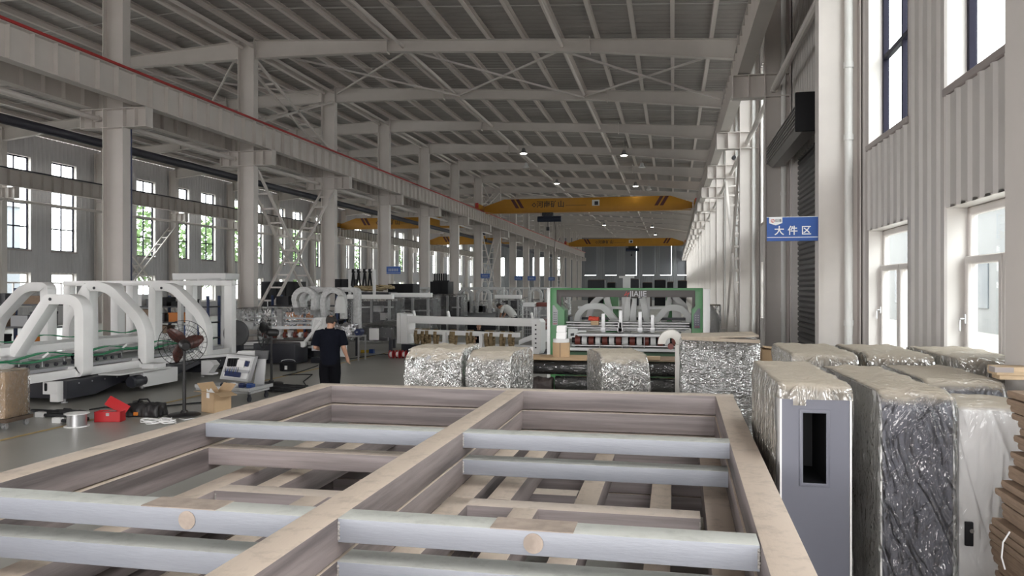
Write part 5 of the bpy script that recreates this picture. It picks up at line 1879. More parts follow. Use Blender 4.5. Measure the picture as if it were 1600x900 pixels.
# ---------------------------------------------------------------- high-bay lamps under the roof
for k, (px_, py_, bay) in enumerate([(818, 240, 'm'), (975, 243, 'm'), (870, 287, 'm'), (993, 291, 'm'), (944, 352, 'm'), (1019, 355, 'm'), (1024, 367, 'm'), (612, 320, 'l'), (761, 375, 'l'), (1003, 262, 'x'), (822, 262, 'x'), (1014, 297, 'x')]):
    p = P(px_, py_, z=10.3)
    zr = roof_z(p.x)
    o = empty('highbay_lamp', (p.x, p.y, 10.3), ('round high-bay lamp glowing under the roof, %s nearest lit one of the %s' % (ORD[k if k < 7 else k - 7], 'main bay' if k < 7 else 'left bay')) if bay != 'x' else 'unlit white high-bay lamp under the roof, %s nearest unlit one' % ORD[k - 9], 'lamp', 'high-bay lamps')
    MB().lathe([(.05, .34), (.10, .30), (.12, .16), (.23, .02), (.24, 0), (.20, 0), (.0, .03)], (0, 0, 0), 24).build('lamp_housing', 'lamp_body' if bay != 'x' else 'white_dull', o)
    MB().lathe([(0, .012), (.20, .012), (.20, -.012), (0, -.02)], (0, 0, 0), 24).build('lamp_lens', 'lamp_glow' if bay != 'x' else 'white_gloss', o)
    MB().tube([(0, 0, .34), (0, 0, zr - 10.3 + .2)], .012, 6).build('hanger', 'steel', o)

# ---------------------------------------------------------------- blue area signs


def blue_sign(px0, px1, py0, py1, Y, label, main=None, bx=-.42):
    a, b_ = P(px0, py1, Y=Y), P(px1, py0, Y=Y)
    wd, hh = b_.x - a.x, b_.z - a.z
    o = empty('area_sign', ((a.x + b_.x) / 2, Y, (a.z + b_.z) / 2), label, 'sign', 'blue area signs')
    MB().box(-wd / 2, -.02, -hh / 2, wd / 2, .02, hh / 2).build('sign_board', 'sign_blue', o, smooth=False)
    MB().box(-wd / 2, -.023, hh / 2 - hh * .02, wd / 2, -.02, hh / 2).box(-wd / 2, -.023, -hh * .36, wd / 2, -.02, -hh * .335).build('sign_line', 'sign_white', o, smooth=False)
    MB().bar((wd * bx, .02, hh * .3), (wd * bx, .24, hh * .3), .05, .05).bar((wd * bx, .02, -hh * .3), (wd * bx, .24, -hh * .3), .05, .05).build('sign_bracket', 'steel', o, smooth=False)
    if main:
        for k, ch in enumerate(main):
            t = put('lettering', text_mesh('lettering', ch, hh * .40, 'sign_white', .002, .0025), o, loc=(-wd * .26 + k * wd * .26, -.024, -hh * .095))
            t.rotation_euler = (R90, 0, 0)
        lx0, lx1, lz = -wd / 2 + wd * .045, -wd / 2 + wd * .30, hh / 2
        lb = MB().prism([(lx0, lz), (lx1, lz), (lx1, lz - hh * .26), ((lx0 + lx1) / 2, lz - hh * .35), (lx0, lz - hh * .26)], 'y', -.026, -.0235).build('logo_badge', 'sign_white', o, smooth=False)
        cx, cz, r = lx0 + (lx1 - lx0) * .27, lz - hh * .16, hh * .075
        n = 20
        MB().band([(cx + r * math.cos(6.283 * i / n), cz + r * math.sin(6.283 * i / n)) for i in range(n)], [(cx + r * .72 * math.cos(6.283 * i / n), cz + r * .72 * math.sin(6.283 * i / n)) for i in range(n)], 'y', -.029, -.026).bar((cx - r * .2, -.0275, cz - r * .6), (cx + r * .25, -.0275, cz + r * .6), r * .3, .003, up=(0, 1, 0)).build('logo_ring', 'sign_red', lb, smooth=False)
        t = put('logo_text', text_mesh('logo_text', '佳捷', hh * .135, 'machine_dark', .0015, .0), lb, loc=(lx0 + (lx1 - lx0) * .68, -.027, cz))
        t.rotation_euler = (R90, 0, 0)
    else:
        n = 6
        for k in range(n):
            MB().box(-wd * .36 + wd * .72 * k / n, -.023, -hh * .16, -wd * .36 + wd * .72 * (k + .72) / n, -.02, hh * .20).build('faint_character', 'sign_pale', o, smooth=False)
    return o


blue_sign(1198, 1279, 338, 377, 13.25, 'blue sign with three white characters on the near column by the shutter door', '大件区', .44)
for k, (a, b_, c, d_, Y) in enumerate([(604, 626, 416, 428, YN[4] - .4), (751, 765, 427.5, 435, YN[7] - .4), (804, 816, 431.5, 438, YN[9] - .4), (824.5, 837, 431.5, 438.5, YN[10] - .4), (857, 867, 433, 438.5, YN[12] - .4)]):
    blue_sign(a, b_, c, d_, Y, 'small blue sign on a middle column, %s nearest of the far ones' % ORD[k])

# ---------------------------------------------------------------- small fittings
cc = P(1147, 246, Y=27.4)
o = Rig('security_camera', (cc.x, cc.y, cc.z), 'small dark security camera on a right-hand column', 'security camera')
o('camera_body', MB().cyl(cc, cc + Vector((0, .25, .02)), .07, 14), 'machine_dark')
o('camera_bracket', MB().bar(cc + Vector((0, .2, 0)), (cc.x + .12, 28.17, cc.z + .05), .03, .03), 'steel', smooth=False)
hc = P(205, 300, Y=21.1)
tag(MB().tube([(hc.x, 21.1, 7.7), (hc.x + .01, 21.1, 5), (hc.x, 21.1, .6)], .022, 6).build('hanging_cable', 'navy_gloss'), 'dark blue cable hanging along the nearest middle column', 'cable')
for k in range(3):
    x = 2.60 + .07 * k
    tag(MB().bar((x - .1, 14.0 - .1 * k, 0), (x + .06, 14.2 - .1 * k, 1.9 + .1 * k), .06, .02, up=(0, 1, 0)).build('steel_strip', 'steel_light', bevel=.002), 'narrow steel strip leaning behind the column by the first window, %s from the left' % ORD[k], 'steel strip', 'leaning steel strips')

# ---------------------------------------------------------------- black cabinets, bench, slings and cable heap behind the middle columns


def cabinet(px0, px1, pyt, d, depth, label, doors=2, name='black_cabinet', m_='black'):
    a, b_ = P(px0, 450, d=d), P(px1, 450, d=d)
    h = P((px0 + px1) / 2, pyt, d=d).z
    L = b_.x - a.x
    o = empty(name, (a.x, a.y, 0), label, 'cabinet', 'black cabinets')
    MB().box(0, 0, 0, L, depth, h).build('cabinet_body', m_, o, bevel=.02)
    for k in range(doors):
        dd = MB().box(L * k / doors + .03, -.025, .12, L * (k + 1) / doors - .03, -.001, h - .06).build('cabinet_door', m_, o, bevel=.006)
        MB().bar((L * (k + .85) / doors, -.045, h * .5), (L * (k + .85) / doors, -.045, h * .62), .025, .025).build('door_handle', 'steel', dd, smooth=False)
    return o


cabinet(408, 466, 440, 38, 1.2, 'long black cabinet behind the crossed ladder brace', 4)
cabinet(523, 547, 436, 35.5, 1., 'black cabinet right of the third middle column', 2)
cabinet(606, 648, 443.5, 37, 1., 'low black cabinet under the first small blue sign', 3)
cabinet(672, 702, 440, 40, 1., 'black cabinet with a row of rods on top, right of the low one', 3)
kb = empty('rod_rack', (P(674, 430, d=40).x, P(674, 430, d=40).y + .3, 0), 'row of upright black rods standing on a black cabinet', 'rod rack')
hb_ = P(685, 440, d=40).z
for k in range(6):
    MB().box(.05 + .12 * k, 0, hb_, .12 + .12 * k, .08, hb_ + .42).build('rod', 'black', kb, smooth=False)
MB().box(.0, -.02, hb_, .85, .12, hb_ + .06).build('rod_base', 'black', kb, smooth=False)
# bench with a heap of tan cables
a, b_ = P(548, 456, d=35), P(612, 456, d=35)
bn = empty('cable_bench', (a.x, a.y, 0), 'dark bench carrying the tan cable heap', 'bench')
MB().box(0, 0, 1.90, b_.x - a.x, 1.1, 2.01).build('bench_top', 'machine_dark', bn, smooth=False)
for x in (.05, b_.x - a.x - .15):
    for y in (.05, .95):
        MB().box(x, y, 0, x + .1, y + .1, 1.90).build('bench_leg', 'machine_dark', bn, smooth=False)
pts = []
rnd = random.Random(4)
for k in range(260):
    t = k / 260
    an = k * .42
    r = .45 + .2 * math.sin(k * .37)
    pts.append(((b_.x - a.x) * (.12 + .74 * t) + r * .5 * math.cos(an), .5 + r * math.sin(an), 2.06 + .24 * abs(math.sin(t * 9)) * rnd.uniform(.5, 1) + .03))
hp = MB().tube([(a.x + p[0], a.y + p[1], p[2]) for p in pts], .045, 6).build('cable_heap', 'rope_tan')
tag(hp, 'heap of thick tan cables piled on the dark bench behind the white frame', 'cables')
# lifting slings hung on a rail
ra, rb_ = P(545, 424, d=33.3), P(590, 424, d=33.3)
sr = empty('sling_rail', (ra.x, ra.y, 0), 'white rail on posts from which black lifting slings hang', 'rail')
zr = ra.z
MB().box(0, -.05, zr, rb_.x - ra.x, .05, zr + .08).build('rail_bar', 'white_dull', sr, smooth=False)
for x in (0, rb_.x - ra.x - .1):
    MB().box(x, -.05, 0, x + .1, .05, zr).build('rail_post', 'white_dull', sr, smooth=False)
for k, px_ in enumerate((553, 562, 572, 581)):
    c = P(px_, 430, d=33.3)
    m = MB()
    for s in (-1, 1):
        m.bar((c.x, ra.y - .02, zr - .0), (c.x + s * .075, ra.y - .02, zr - .62), .07, .03, up=(0, 1, 0))
    m.box(c.x - .06, ra.y - .06, zr - .06, c.x + .06, ra.y + .06, zr + .10)
    tag(m.build('lifting_sling', 'black', smooth=False), 'black forked lifting sling hanging from the white rail, %s from the left' % ORD[k], 'sling', 'lifting slings')

# dark goods at the far end of the main bay
rnd = random.Random(11)
for k, (pa, pb, pt, d) in enumerate([(918, 946, 437, 96), (948, 962, 441, 92), (974, 999, 436, 98), (1003, 1020, 441, 90), (1022, 1040, 437, 97), (1042, 1054, 440, 88), (1058, 1074, 438, 93)]):
    a, b_ = P(pa, 450, d=d), P(pb, 450, d=d)
    h = P(pa, pt, d=d).z
    o = empty('goods_stack', (a.x, a.y, 0), 'dark stack of crated goods far off before the end wall, %s from the left' % ORD[k], 'crates', 'far crate stacks')
    L = b_.x - a.x
    for r in range(3):
        MB().box(rnd.uniform(0, .1), 0, h * r / 3, L - rnd.uniform(0, .15), 1.6, h * (r + 1) / 3 - .08).build('crate', ('black', 'machine_dark', 'brown_dark', 'cardboard_brown' if k in (3, 4) else 'black')[rnd.randrange(4)], o, smooth=False)
        MB().box(.1, .1, h * (r + 1) / 3 - .08, L - .1, 1.5, h * (r + 1) / 3).build('pallet', 'wood_dark', o, smooth=False)
wp = P(979, 432, d=94)
o = empty('white_post', (wp.x, wp.y, 0), 'thick white post far off among the dark crates', 'post')
MB().box(-.45, 0, 0, .45, .5, 3.4).box(-.9, -.02, 3.4, .9, .5, 3.65).build('post_shaft', 'white_gloss', o, smooth=False)
MB().box(-.7, -.2, 0, .7, .7, .1).build('post_foot', 'white_dull', o, smooth=False)

# ---------------------------------------------------------------- standing fans


def fan(px_, py_, d_, R_, zc, yaw, tilt, label, blade):
    b_ = P(px_, py_, z=0)
    o = empty('pedestal_fan', (b_.x, b_.y, 0), label, 'fan', 'pedestal fans')
    MB().lathe([(0, 0), (.27, 0), (.27, .02), (.24, .035), (.07, .05), (.05, .09), (0, .09)], (0, 0, 0), 32).build('base', 'fan_dark', o)
    MB().cyl((0, 0, .05), (0, 0, zc - .06), .022, 14).cyl((0, 0, .05), (0, 0, zc * .5), .03, 14).build('pole', 'fan_dark', o)
    M_ = Matrix.Translation((0, 0, zc)) @ Matrix.Rotation(yaw, 4, 'Z') @ Matrix.Rotation(tilt, 4, 'X')
    MB().lathe([(0, -.16), (.06, -.16), (.085, -.12), (.09, .05), (.06, .09), (.02, .11), (.02, .2), (0, .2)], (0, 0, 0), 20, 'y').bar((0, -.03, -.09), (0, -.03, -.02), .06, .05, up=(0, 1, 0)).xf(M_).build('motor', 'fan_dark', o)
    cg = MB()
    for s, dep in ((1, .20), (-1, .03)):
        for k in range(1, 6):
            r = R_ * k / 5
            y = dep if s > 0 else dep
            yy = .16 + (.10 * math.sqrt(max(0, 1 - (r / R_) ** 2)) if s > 0 else -.10 * math.sqrt(max(0, 1 - (r / R_) ** 2)))
            cg.tube([(r * math.cos(6.2832 * i / 40), yy, r * math.sin(6.2832 * i / 40)) for i in range(40)], .0055 if k == 5 else .003, 5, True)
        for j in range(24):
            an = 6.2832 * j / 24
            cg.tube([(R_ * q * math.cos(an), .16 + s * .10 * math.sqrt(max(0, 1 - q * q)), R_ * q * math.sin(an)) for q in (.15, .4, .6, .8, .92, 1)], .0028, 4)
    cg.xf(M_).build('cage', 'fan_dark', o)
    for j in range(3):
        bl = MB()
        n = 10
        top, bot = [], []
        for i in range(n + 1):
            q = i / n
            r = R_ * (.18 + .70 * q)
            w_ = .20 * R_ / .4 * math.sin(math.pi * min(1, .25 + q * .68)) + .02
            an = 2.094 * j + .25 * q
            for sgn, arr in ((-1, bot), (1, top)):
                aa = an + sgn * w_ / r * .5
                arr.append((r * math.cos(aa), .16 + sgn * w_ * .28, r * math.sin(aa)))
        v = top + bot
        bl.add(v, [(i, i + 1, n + 2 + i, n + 1 + i) for i in range(n)])
        q = bl.xf(M_).build('blade', blade, o)
        so = q.modifiers.new('thick', 'SOLIDIFY')
        so.thickness = .004
    return o


fan(288, 649, 13.5, .40, 1.22, .75, .12, 'black pedestal fan with red-brown blades, in front of the arch guards', 'fan_blade')
fan(424, 600, 17.9, .38, 1.18, 1.75, .05, 'dark pedestal fan seen edge-on, left of the man', 'fan_dark')

# ---------------------------------------------------------------- trolley with an open electrical cabinet
tr = P(372, 624, z=0)
ct = Rig('control_trolley', (tr.x, tr.y, 0), 'grey trolley carrying an open electrical cabinet with switchgear', 'trolley')
Yc = tr.y


def quad(pts, Y, t):
    q = [P(x, y, Y=Y) for x, y in pts]
    return MB().prism([(p.x, p.z) for p in q], 'y', Y, Y + t)


ct('cabinet_box', quad([(343, 592), (355, 553), (398, 557), (387, 597)], Yc + .05, .14), 'steel_light', bevel=.006)
ip = ct('mounting_plate', quad([(348, 588.5), (357, 557), (394, 560), (385, 592.5)], Yc + .03, .02), 'white_dull', smooth=False)
for k in range(4):
    ct('contactor', quad([(354 + 4 * k, 572), (356 + 4 * k, 560), (359 + 4 * k, 560), (357 + 4 * k, 573)], Yc - .03, .06), 'black', ip, smooth=False)
ct('power_supply', quad([(369, 573), (371.5, 562), (383, 563), (380, 574.5)], Yc - .03, .06), 'white_gloss', ip, smooth=False)
ct('breaker', quad([(381.5, 572), (383.5, 564), (388.5, 565), (386, 573)], Yc - .03, .06), 'navy_gloss', ip, smooth=False)
ct('terminal_rail', quad([(350, 587), (352.5, 579), (376, 582), (374, 590)], Yc - .01, .03), 'navy_gloss', ip, smooth=False)
for k in range(7):
    a = P(353 + 3.2 * k, 574, Y=Yc)
    ct('wire', MB().tube([a, a + Vector((.01, -.02, -.04)), a + Vector((-.02, -.01, -.10 - .01 * (k % 3)))], .006, 5), 'blue_plastic' if k % 2 else 'machine_dark', ip)
ct('cable_duct', quad([(349, 581), (350, 576), (389, 579), (388, 583.5)], Yc + .0, .03), 'grey_paint', ip, smooth=False)
ct('side_panel', quad([(396, 604), (402, 561), (415, 561), (411, 608)], Yc + .30, .04), 'steel_light', bevel=.004)
ct('upper_panel', quad([(398, 561), (398.5, 547.5), (419, 548), (417, 562)], Yc + .34, .05), 'grey_dark', bevel=.004)
ct('white_cover', quad([(369, 553), (372, 548.5), (398, 548.5), (398, 556)], Yc + .4, .2), 'white_dull', bevel=.004)
z0 = P(370, 603, Y=Yc).z
zdk = z0 - .05
a, b_ = P(322, 606, Y=Yc), P(405, 606, Y=Yc)
ct('deck', MB().box(a.x, Yc - .35, zdk, b_.x, Yc + .45, zdk + .05), 'grey_paint', bevel=.006)
ct('deck_rail', MB().bar((a.x, Yc - .36, zdk + .08), (b_.x, Yc - .36, zdk + .02), .04, .06).bar((b_.x, Yc - .36, zdk + .03), (b_.x + .03, Yc + .45, zdk + .03), .04, .06), 'steel_light', smooth=False)
ct('lower_shelf', MB().box(a.x + .25, Yc - .3, .16, b_.x, Yc + .4, .20), 'steel_light', smooth=False)
for x in (a.x + .3, b_.x - .05):
    for y in (Yc - .28, Yc + .36):
        lg = ct('trolley_leg', MB().box(x - .02, y - .02, .14, x + .02, y + .02, zdk), 'steel', smooth=False)
        ct('caster', MB().cyl((x - .018, y, .055), (x + .018, y, .055), .055, 18).box(x - .025, y - .02, .05, x + .025, y + .02, .15), 'machine_dark', lg)
for k, (px_, py_, mt) in enumerate(((379, 601, 'navy_gloss'), (391, 602, 'blue_plastic'), (350, 600, 'machine_dark'), (364, 602, 'white_gloss'))):
    p = P(px_, py_, Y=Yc - .2)
    tag(MB().box(p.x - .05, Yc - .26, zdk + .052, p.x + .05, Yc - .10, zdk + .12).box(p.x - .05, Yc - .24, zdk + .12, p.x + .03, Yc - .14, zdk + .14).build('switch_unit', mt, bevel=.006), '%s switch unit lying on the trolley deck' % ('dark blue', 'blue', 'black', 'white')[k], 'switch unit')
# open cardboard box in front of the trolley
cb = P(338, 643, z=0)
o = empty('cardboard_box', (cb.x, cb.y, 0), 'open tan cardboard box on the floor in front of the trolley', 'box', None, -.45)
w_, l_, h_ = .40, .34, .36
for x0, y0_, x1, y1_ in ((-w_ / 2, -l_ / 2, w_ / 2, -l_ / 2 + .006), (-w_ / 2, l_ / 2 - .006, w_ / 2, l_ / 2), (-w_ / 2, -l_ / 2, -w_ / 2 + .006, l_ / 2), (w_ / 2 - .006, -l_ / 2, w_ / 2, l_ / 2)):
    MB().box(x0, y0_, 0, x1, y1_, h_).build('side_wall', 'cardboard', o, smooth=False)
MB().box(-w_ / 2, -l_ / 2, 0, w_ / 2, l_ / 2, .006).build('bottom', 'cardboard', o, smooth=False)
for p, q, wv in (((-w_ / 2, 0, h_), (-w_ / 2 - .16, 0, h_ + .13), (0, 1, 0)), ((w_ / 2, 0, h_), (w_ / 2 + .20, 0, h_ - .05), (0, 1, 0)), ((0, -l_ / 2, h_), (.05, -l_ / 2 - .12, h_ + .02), (1, 0, 0)), ((0, l_ / 2, h_), (0, l_ / 2 + .1, h_ + .12), (1, 0, 0))):
    d_ = (Vector(q) - Vector(p))
    up = d_.cross(Vector(wv))
    MB().bar(p, q, l_ - .02 if wv[1] else w_ - .02, .006, up=up).build('flap', 'cardboard', o, smooth=False)
MB().box(-.03, -l_ / 2 - .003, h_ - .10, .06, -l_ / 2 - .0005, h_ - .005).build('label_slip', 'white_gloss', o, smooth=False)
MB().prism([(-.15, h_ - .05), (.12, h_ - .02), (-.02, h_ + .06)], 'y', -.1, -.09).prism([(-.16, h_ - .06), (.0, h_ - .05), (-.16, h_ + .04)], 'y', -.092, -.08).build('packing_paper', 'white_gloss', o, smooth=False)

# ---------------------------------------------------------------- things lying on the floor at the left
sp = P(120, 666, z=0)
o = empty('wire_spool', (sp.x, sp.y, 0), 'spool of bright welding wire standing on the floor', 'wire spool')
for z in (0, .20):
    MB().lathe([(.06, z), (.185, z), (.185, z + .012), (.06, z + .012)], (0, 0, 0), 36).build('flange', 'white_gloss', o)
MB().cyl((0, 0, .012), (0, 0, .20), .145, 36).build('wire', 'steel', o)
rb = P(172, 658, z=0)
o = empty('tool_box', (rb.x, rb.y, 0), 'open red metal tool box on the floor', 'tool box', None, .25)
for x0, y0_, x1, y1_ in ((-.21, -.1, .21, -.09), (-.21, .09, .21, .1), (-.21, -.1, -.2, .1), (.2, -.1, .21, .1)):
    MB().box(x0, y0_, 0, x1, y1_, .17).build('box_side', 'red_box', o, smooth=False)
MB().box(-.21, -.1, 0, .21, .1, .01).build('box_bottom', 'red_box', o, smooth=False)
MB().bar((.02, .10, .17), (.10, .16, .31), .40, .02, up=(0, -.9, .4)).build('box_lid', 'red_box', o, bevel=.004)
MB().tube([(-.12, 0, .15), (.1, .0, .17)], .012, 6).build('tool', 'steel', o)
MB().box(-.02, -.106, .10, .03, -.10, .15).build('clasp', 'steel', o, smooth=False)
tb = P(222, 652, z=0)
o = empty('tool_bag', (tb.x, tb.y, 0), 'slumped black tool bag with an orange patch, right of the red tool box', 'tool bag', None, .1)
bm_obj(rbox_grid(.56, .3, .22, .09, .03, None, .05, 6., 0, 3., False), 'bag_body', 'fan_dark', o, 180)
MB().box(-.14, -.035, .03, -.06, -.01, .09).build('orange_patch', 'orange', o, bevel=.01)
MB().tube([(-.15, .1, .20), (-.1, .08, .29), (.05, .08, .30), (.12, .1, .20)], .014, 8).build('carry_strap', 'black', o)


def cable(name, pts, r, m_, label, cat='cable'):
    return tag(MB().tube(pts, r, 6).build(name, m_), label, cat)


def wiggle(c, n, r, turns, z=.012, sx_=1., sy_=1., seed=0):
    rnd_ = random.Random(seed)
    out = []
    for i in range(n):
        a = 6.2832 * turns * i / n
        q = r * (1 + .25 * math.sin(i * .9 + seed) + rnd_.uniform(-.08, .08))
        out.append((c.x + q * sx_ * math.cos(a), c.y + q * sy_ * math.sin(a), z + .004 * (i % 5) + .0006 * i))
    return out


cable('white_cable', wiggle(P(247, 662, z=0), 90, .20, 3.2, .01, 1.3, .8, 2), .009, 'white_gloss', 'loose coil of white cable on the floor by the tool bag')
cable('white_flex', [P(x, y, z=.01) for x, y in ((280, 654), (288, 656), (300, 654), (312, 655), (322, 652))], .009, 'white_gloss', 'short white flex on the floor by the fan base')
for k, (px_, py_) in enumerate(((64, 652), (91, 661))):
    c = P(px_, py_, z=0)
    o = Rig('cable_plug', (c.x, c.y, 0), ('light grey plug on black cables, left of the wire spool', 'small grey connector block beside the wire spool')[k], 'plug')
    o('plug_body', MB().box(c.x - .09, c.y - .04, 0, c.x + .07, c.y + .05, .09).box(c.x - .11, c.y - .02, .02, c.x - .09, c.y + .03, .07), 'white_dull', bevel=.01)
    o('plug_tail', MB().tube([(c.x + .07, c.y, .04), (c.x + .2, c.y + .03, .03), (c.x + .5 - .22 * k, c.y + .08 + .2 * k, .03), (c.x + .62 - .32 * k, c.y + .22 + .1 * k, .03)], .028, 8), 'black_rubber')
cable('black_cable', wiggle(P(92, 648, z=0), 60, .30, 2.3, .02, 1.5, .45, 5), .022, 'black_rubber', 'bundle of black cable on the floor left of the spool')
cable('floor_cable', [P(x, y, z=.015) for x, y in ((140, 640), (165, 636), (200, 640), (232, 636), (262, 634), (300, 630), (330, 628))], .014, 'black_rubber', 'black cable trailing along the foot of the folding machine')
cable('cable_pile', wiggle(P(447, 612, z=0), 160, .32, 7, .02, 1.2, .7, 8), .02, 'black_rubber', 'pile of black cable on the floor behind the frame corner')
cable('extension_cable', [P(x, y, z=.012) for x, y in ((462, 607), (478, 602), (474, 596), (482, 590), (488, 585), (470, 585), (452, 586), (442, 587), (462, 583), (480, 577), (497, 571))], .012, 'black_rubber', 'black extension cable winding on the floor left of the man')
cable('air_hose', [P(x, y, z=.012) for x, y in ((545, 561), (565, 558), (580, 556), (600, 553), (618, 556))], .014, 'black_rubber', 'dark hose on the floor right of the man')
c = P(450, 579, z=0)
o = empty('round_tub', (c.x, c.y, 0), 'low black round tub with a white label, left of the man', 'tub')
MB().lathe([(0, .01), (.19, .01), (.21, .22), (.225, .22), (.21, 0), (0, 0)], (0, 0, 0), 28).build('tub_body', 'black', o)
MB().box(.02, -.225, .05, .09, -.21, .15).build('tub_label', 'white_gloss', o, smooth=False)
MB().tube([(.2 * math.cos(i * .3142), .2 * math.sin(i * .3142) * .4, .24 + .05 * math.sin(i * .3142)) for i in range(11)], .01, 6).build('tub_handle', 'steel', o)
# wrapped carton on a dolly at the left edge
c = P(4, 668, z=0)
o = empty('wrapped_carton', (c.x, c.y, .17), 'tall tan carton in clear film on a black dolly, at the left edge', 'carton', None, .12)
MB().box(-.32, -.2, 0, .20, .3, .72).build('carton_body', 'cardboard', o, bevel=.01)
f = bm_obj(rbox_grid(.56, .54, .74, .03, .05, None, .016, 7., .004, 2.), 'film', 'film_clear', o, 180)
f.location = (-.06, -.22, 0)
MB().lathe([(0, 0), (.12, .02), (.16, .06), (.06, .10), (0, .1)], (.0, .02, .735), 9).build('film_tuft', 'film_bag', o)
o = empty('dolly', (c.x, c.y, 0), 'black wooden dolly on casters under the wrapped carton', 'dolly', None, .12)
MB().box(-.36, -.25, .11, .26, .35, .165).build('dolly_board', 'wood_dark', o, bevel=.008)
for x in (-.28, .18):
    for y in (-.18, .28):
        MB().cyl((x - .02, y, .05), (x + .02, y, .05), .05, 16).box(x - .03, y - .025, .05, x + .03, y + .025, .115).build('caster', 'steel', o)
c = P(14, 585, d=14.0)
# red-white reels near the white frame's left end
for k, px_ in enumerate((612, 622, 632)):
    c = P(px_, 560, z=0)
    o = empty('hose_reel', (c.x, c.y, 0), 'small red and white reel on the floor by the white frame, %s from the left' % ORD[k], 'reel', 'small reels on the floor')
    for x in (-.06, .05):
        MB().lathe([(.02, x), (.13, x), (.13, x + .015), (.02, x + .015)], (0, 0, .13), 22, 'x').build('reel_flange', 'red_box', o)
    MB().cyl((-.05, 0, .13), (.05, 0, .13), .08, 18).build('reel_core', 'white_dull', o)
c = P(573, 552, z=0)
o = empty('hand_tool', (c.x, c.y, 0), 'yellow hand tool with blue battery on the floor right of the man', 'power tool')
MB().tube([(-.2, 0, .06), (.1, .02, .07)], .05, 10).build('tool_body', 'tool_yellow', o)
MB().box(.1, -.06, 0, .26, .08, .14).build('battery', 'blue_plastic', o, bevel=.01)
# ================================================================ people


def remesh(mb, name, m_, parent, voxel, smooth=4):
    me = mb.mesh(name, m_, smooth=False)
    o = bpy.data.objects.new(name, me)
    COL.objects.link(o)
    r = o.modifiers.new('r', 'REMESH')
    r.mode, r.voxel_size = 'VOXEL', voxel
    s = o.modifiers.new('s', 'SMOOTH')
    s.factor, s.iterations = .5, smooth
    dg = bpy.context.evaluated_depsgraph_get()
    me2 = bpy.data.meshes.new_from_object(o.evaluated_get(dg))
    o.modifiers.clear()
    o.data = me2
    me2.materials.clear()
    me2.materials.append(MATS[m_])
    me2.shade_smooth()
    o.parent = parent
    return o


def ell(cx, cy, z, rx, ry, n=24, lean=0.):
    return [(cx + rx * math.cos(6.2832 * i / n), cy + ry * math.sin(6.2832 * i / n), z + lean * ry * math.sin(6.2832 * i / n)) for i in range(n)]


def ellipsoid(m, c, r, M_=None, n=16):
    v, f = [], []
    for i in range(n // 2 + 1):
        t = math.pi * i / (n // 2)
        for j in range(n):
            a = 6.2832 * j / n
            p = Vector((r[0] * math.sin(t) * math.cos(a), r[1] * math.sin(t) * math.sin(a), r[2] * math.cos(t)))
            if M_:
                p = M_ @ p
            v.append(Vector(c) + p)
    for i in range(n // 2):
        for j in range(n):
            k = (j + 1) % n
            f.append((i * n + j, i * n + k, (i + 1) * n + k, (i + 1) * n + j))
    return m.add(v, f)


def hand(m, wrist, d, side, curl):
    """palm, five fingers and thumb; d: direction of the hand, side: direction of the thumb"""
    d, s = Vector(d).normalized(), Vector(side).normalized()
    nrm = d.cross(s).normalized()
    w_ = Vector(wrist)
    m.tube([w_ - d * .02, w_ + d * .03, w_ + d * .06, w_ + d * .09], [.026, .032, .036, .03], 10)
    for k, (off, ln) in enumerate(((.030, .068), (.010, .078), (-.010, .072), (-.029, .056))):
        p = w_ + d * .085 + s * off
        q = p + d * ln * .5 + nrm * curl * .012
        e = q + d * ln * .42 * math.cos(curl) + nrm * ln * .45 * math.sin(curl)
        m.tube([p - d * .02, p, q, e], [.0105, .0105, .0095, .0075], 8)
    p = w_ + d * .035 + s * .028
    m.tube([p, p + s * .025 + d * .028, p + s * .030 + d * .058 + nrm * .01], [.014, .012, .009], 8)


def head(m, c, tilt, turn=0.):
    M_ = Matrix.Rotation(turn, 3, 'Z') @ Matrix.Rotation(tilt, 3, 'X')
    T = lambda p: Vector(c) + M_ @ Vector(p)
    ellipsoid(m, T((0, -.008, .03)), (.078, .098, .092), M_, 20)
    ellipsoid(m, T((0, .028, -.045)), (.060, .068, .070), M_)       # jaw
    ellipsoid(m, T((0, .070, -.088)), (.026, .022, .020), M_)       # chin
    m.tube([T((0, .088, .02)), T((0, .108, -.018)), T((0, .092, -.026))], [.010, .016, .012], 8)   # nose
    ellipsoid(m, T((0, .082, .045)), (.052, .018, .012), M_)        # brow
    ellipsoid(m, T((0, .088, -.055)), (.026, .012, .010), M_)       # lips
    for s in (-1, 1):
        ellipsoid(m, T((s * .080, -.008, -.01)), (.010, .022, .034), M_)   # ears
    return T, M_


def hair_cap(name, T, M_, parent, bald, m_='hair'):
    bm = bmesh.new()
    n, k = 36, 20
    V = [[bm.verts.new(T((.086 * math.sin(math.pi * i / k) * math.cos(6.2832 * j / n), -.010 + .106 * math.sin(math.pi * i / k) * math.sin(6.2832 * j / n), .030 + .101 * math.cos(math.pi * i / k)))) for j in range(n)] for i in range(k + 1)]
    for i in range(k):
        for j in range(n):
            t, a = math.pi * (i + .5) / k, 6.2832 * (j + .5) / n
            y, z = math.sin(t) * math.sin(a), math.cos(t)
            front = y > .35 + .25 * (z < .5)
            low = z < -.30 - .35 * (y < -.3)
            crown = bald and (t < 1.22 and abs(math.sin(t) * math.cos(a)) < .60 and y > -.96 or (z > .35 and y > .05))
            if front and z < .75 or low or crown:
                continue
            bm.faces.new([V[i][j], V[i][(j + 1) % n], V[i + 1][(j + 1) % n], V[i + 1][j]])
    for v in [v for v in bm.verts if not v.link_faces]:
        bm.verts.remove(v)
    o = bm_obj(bm, name, m_, parent, 180)
    so = o.modifiers.new('thick', 'SOLIDIFY')
    so.thickness = .010
    return o


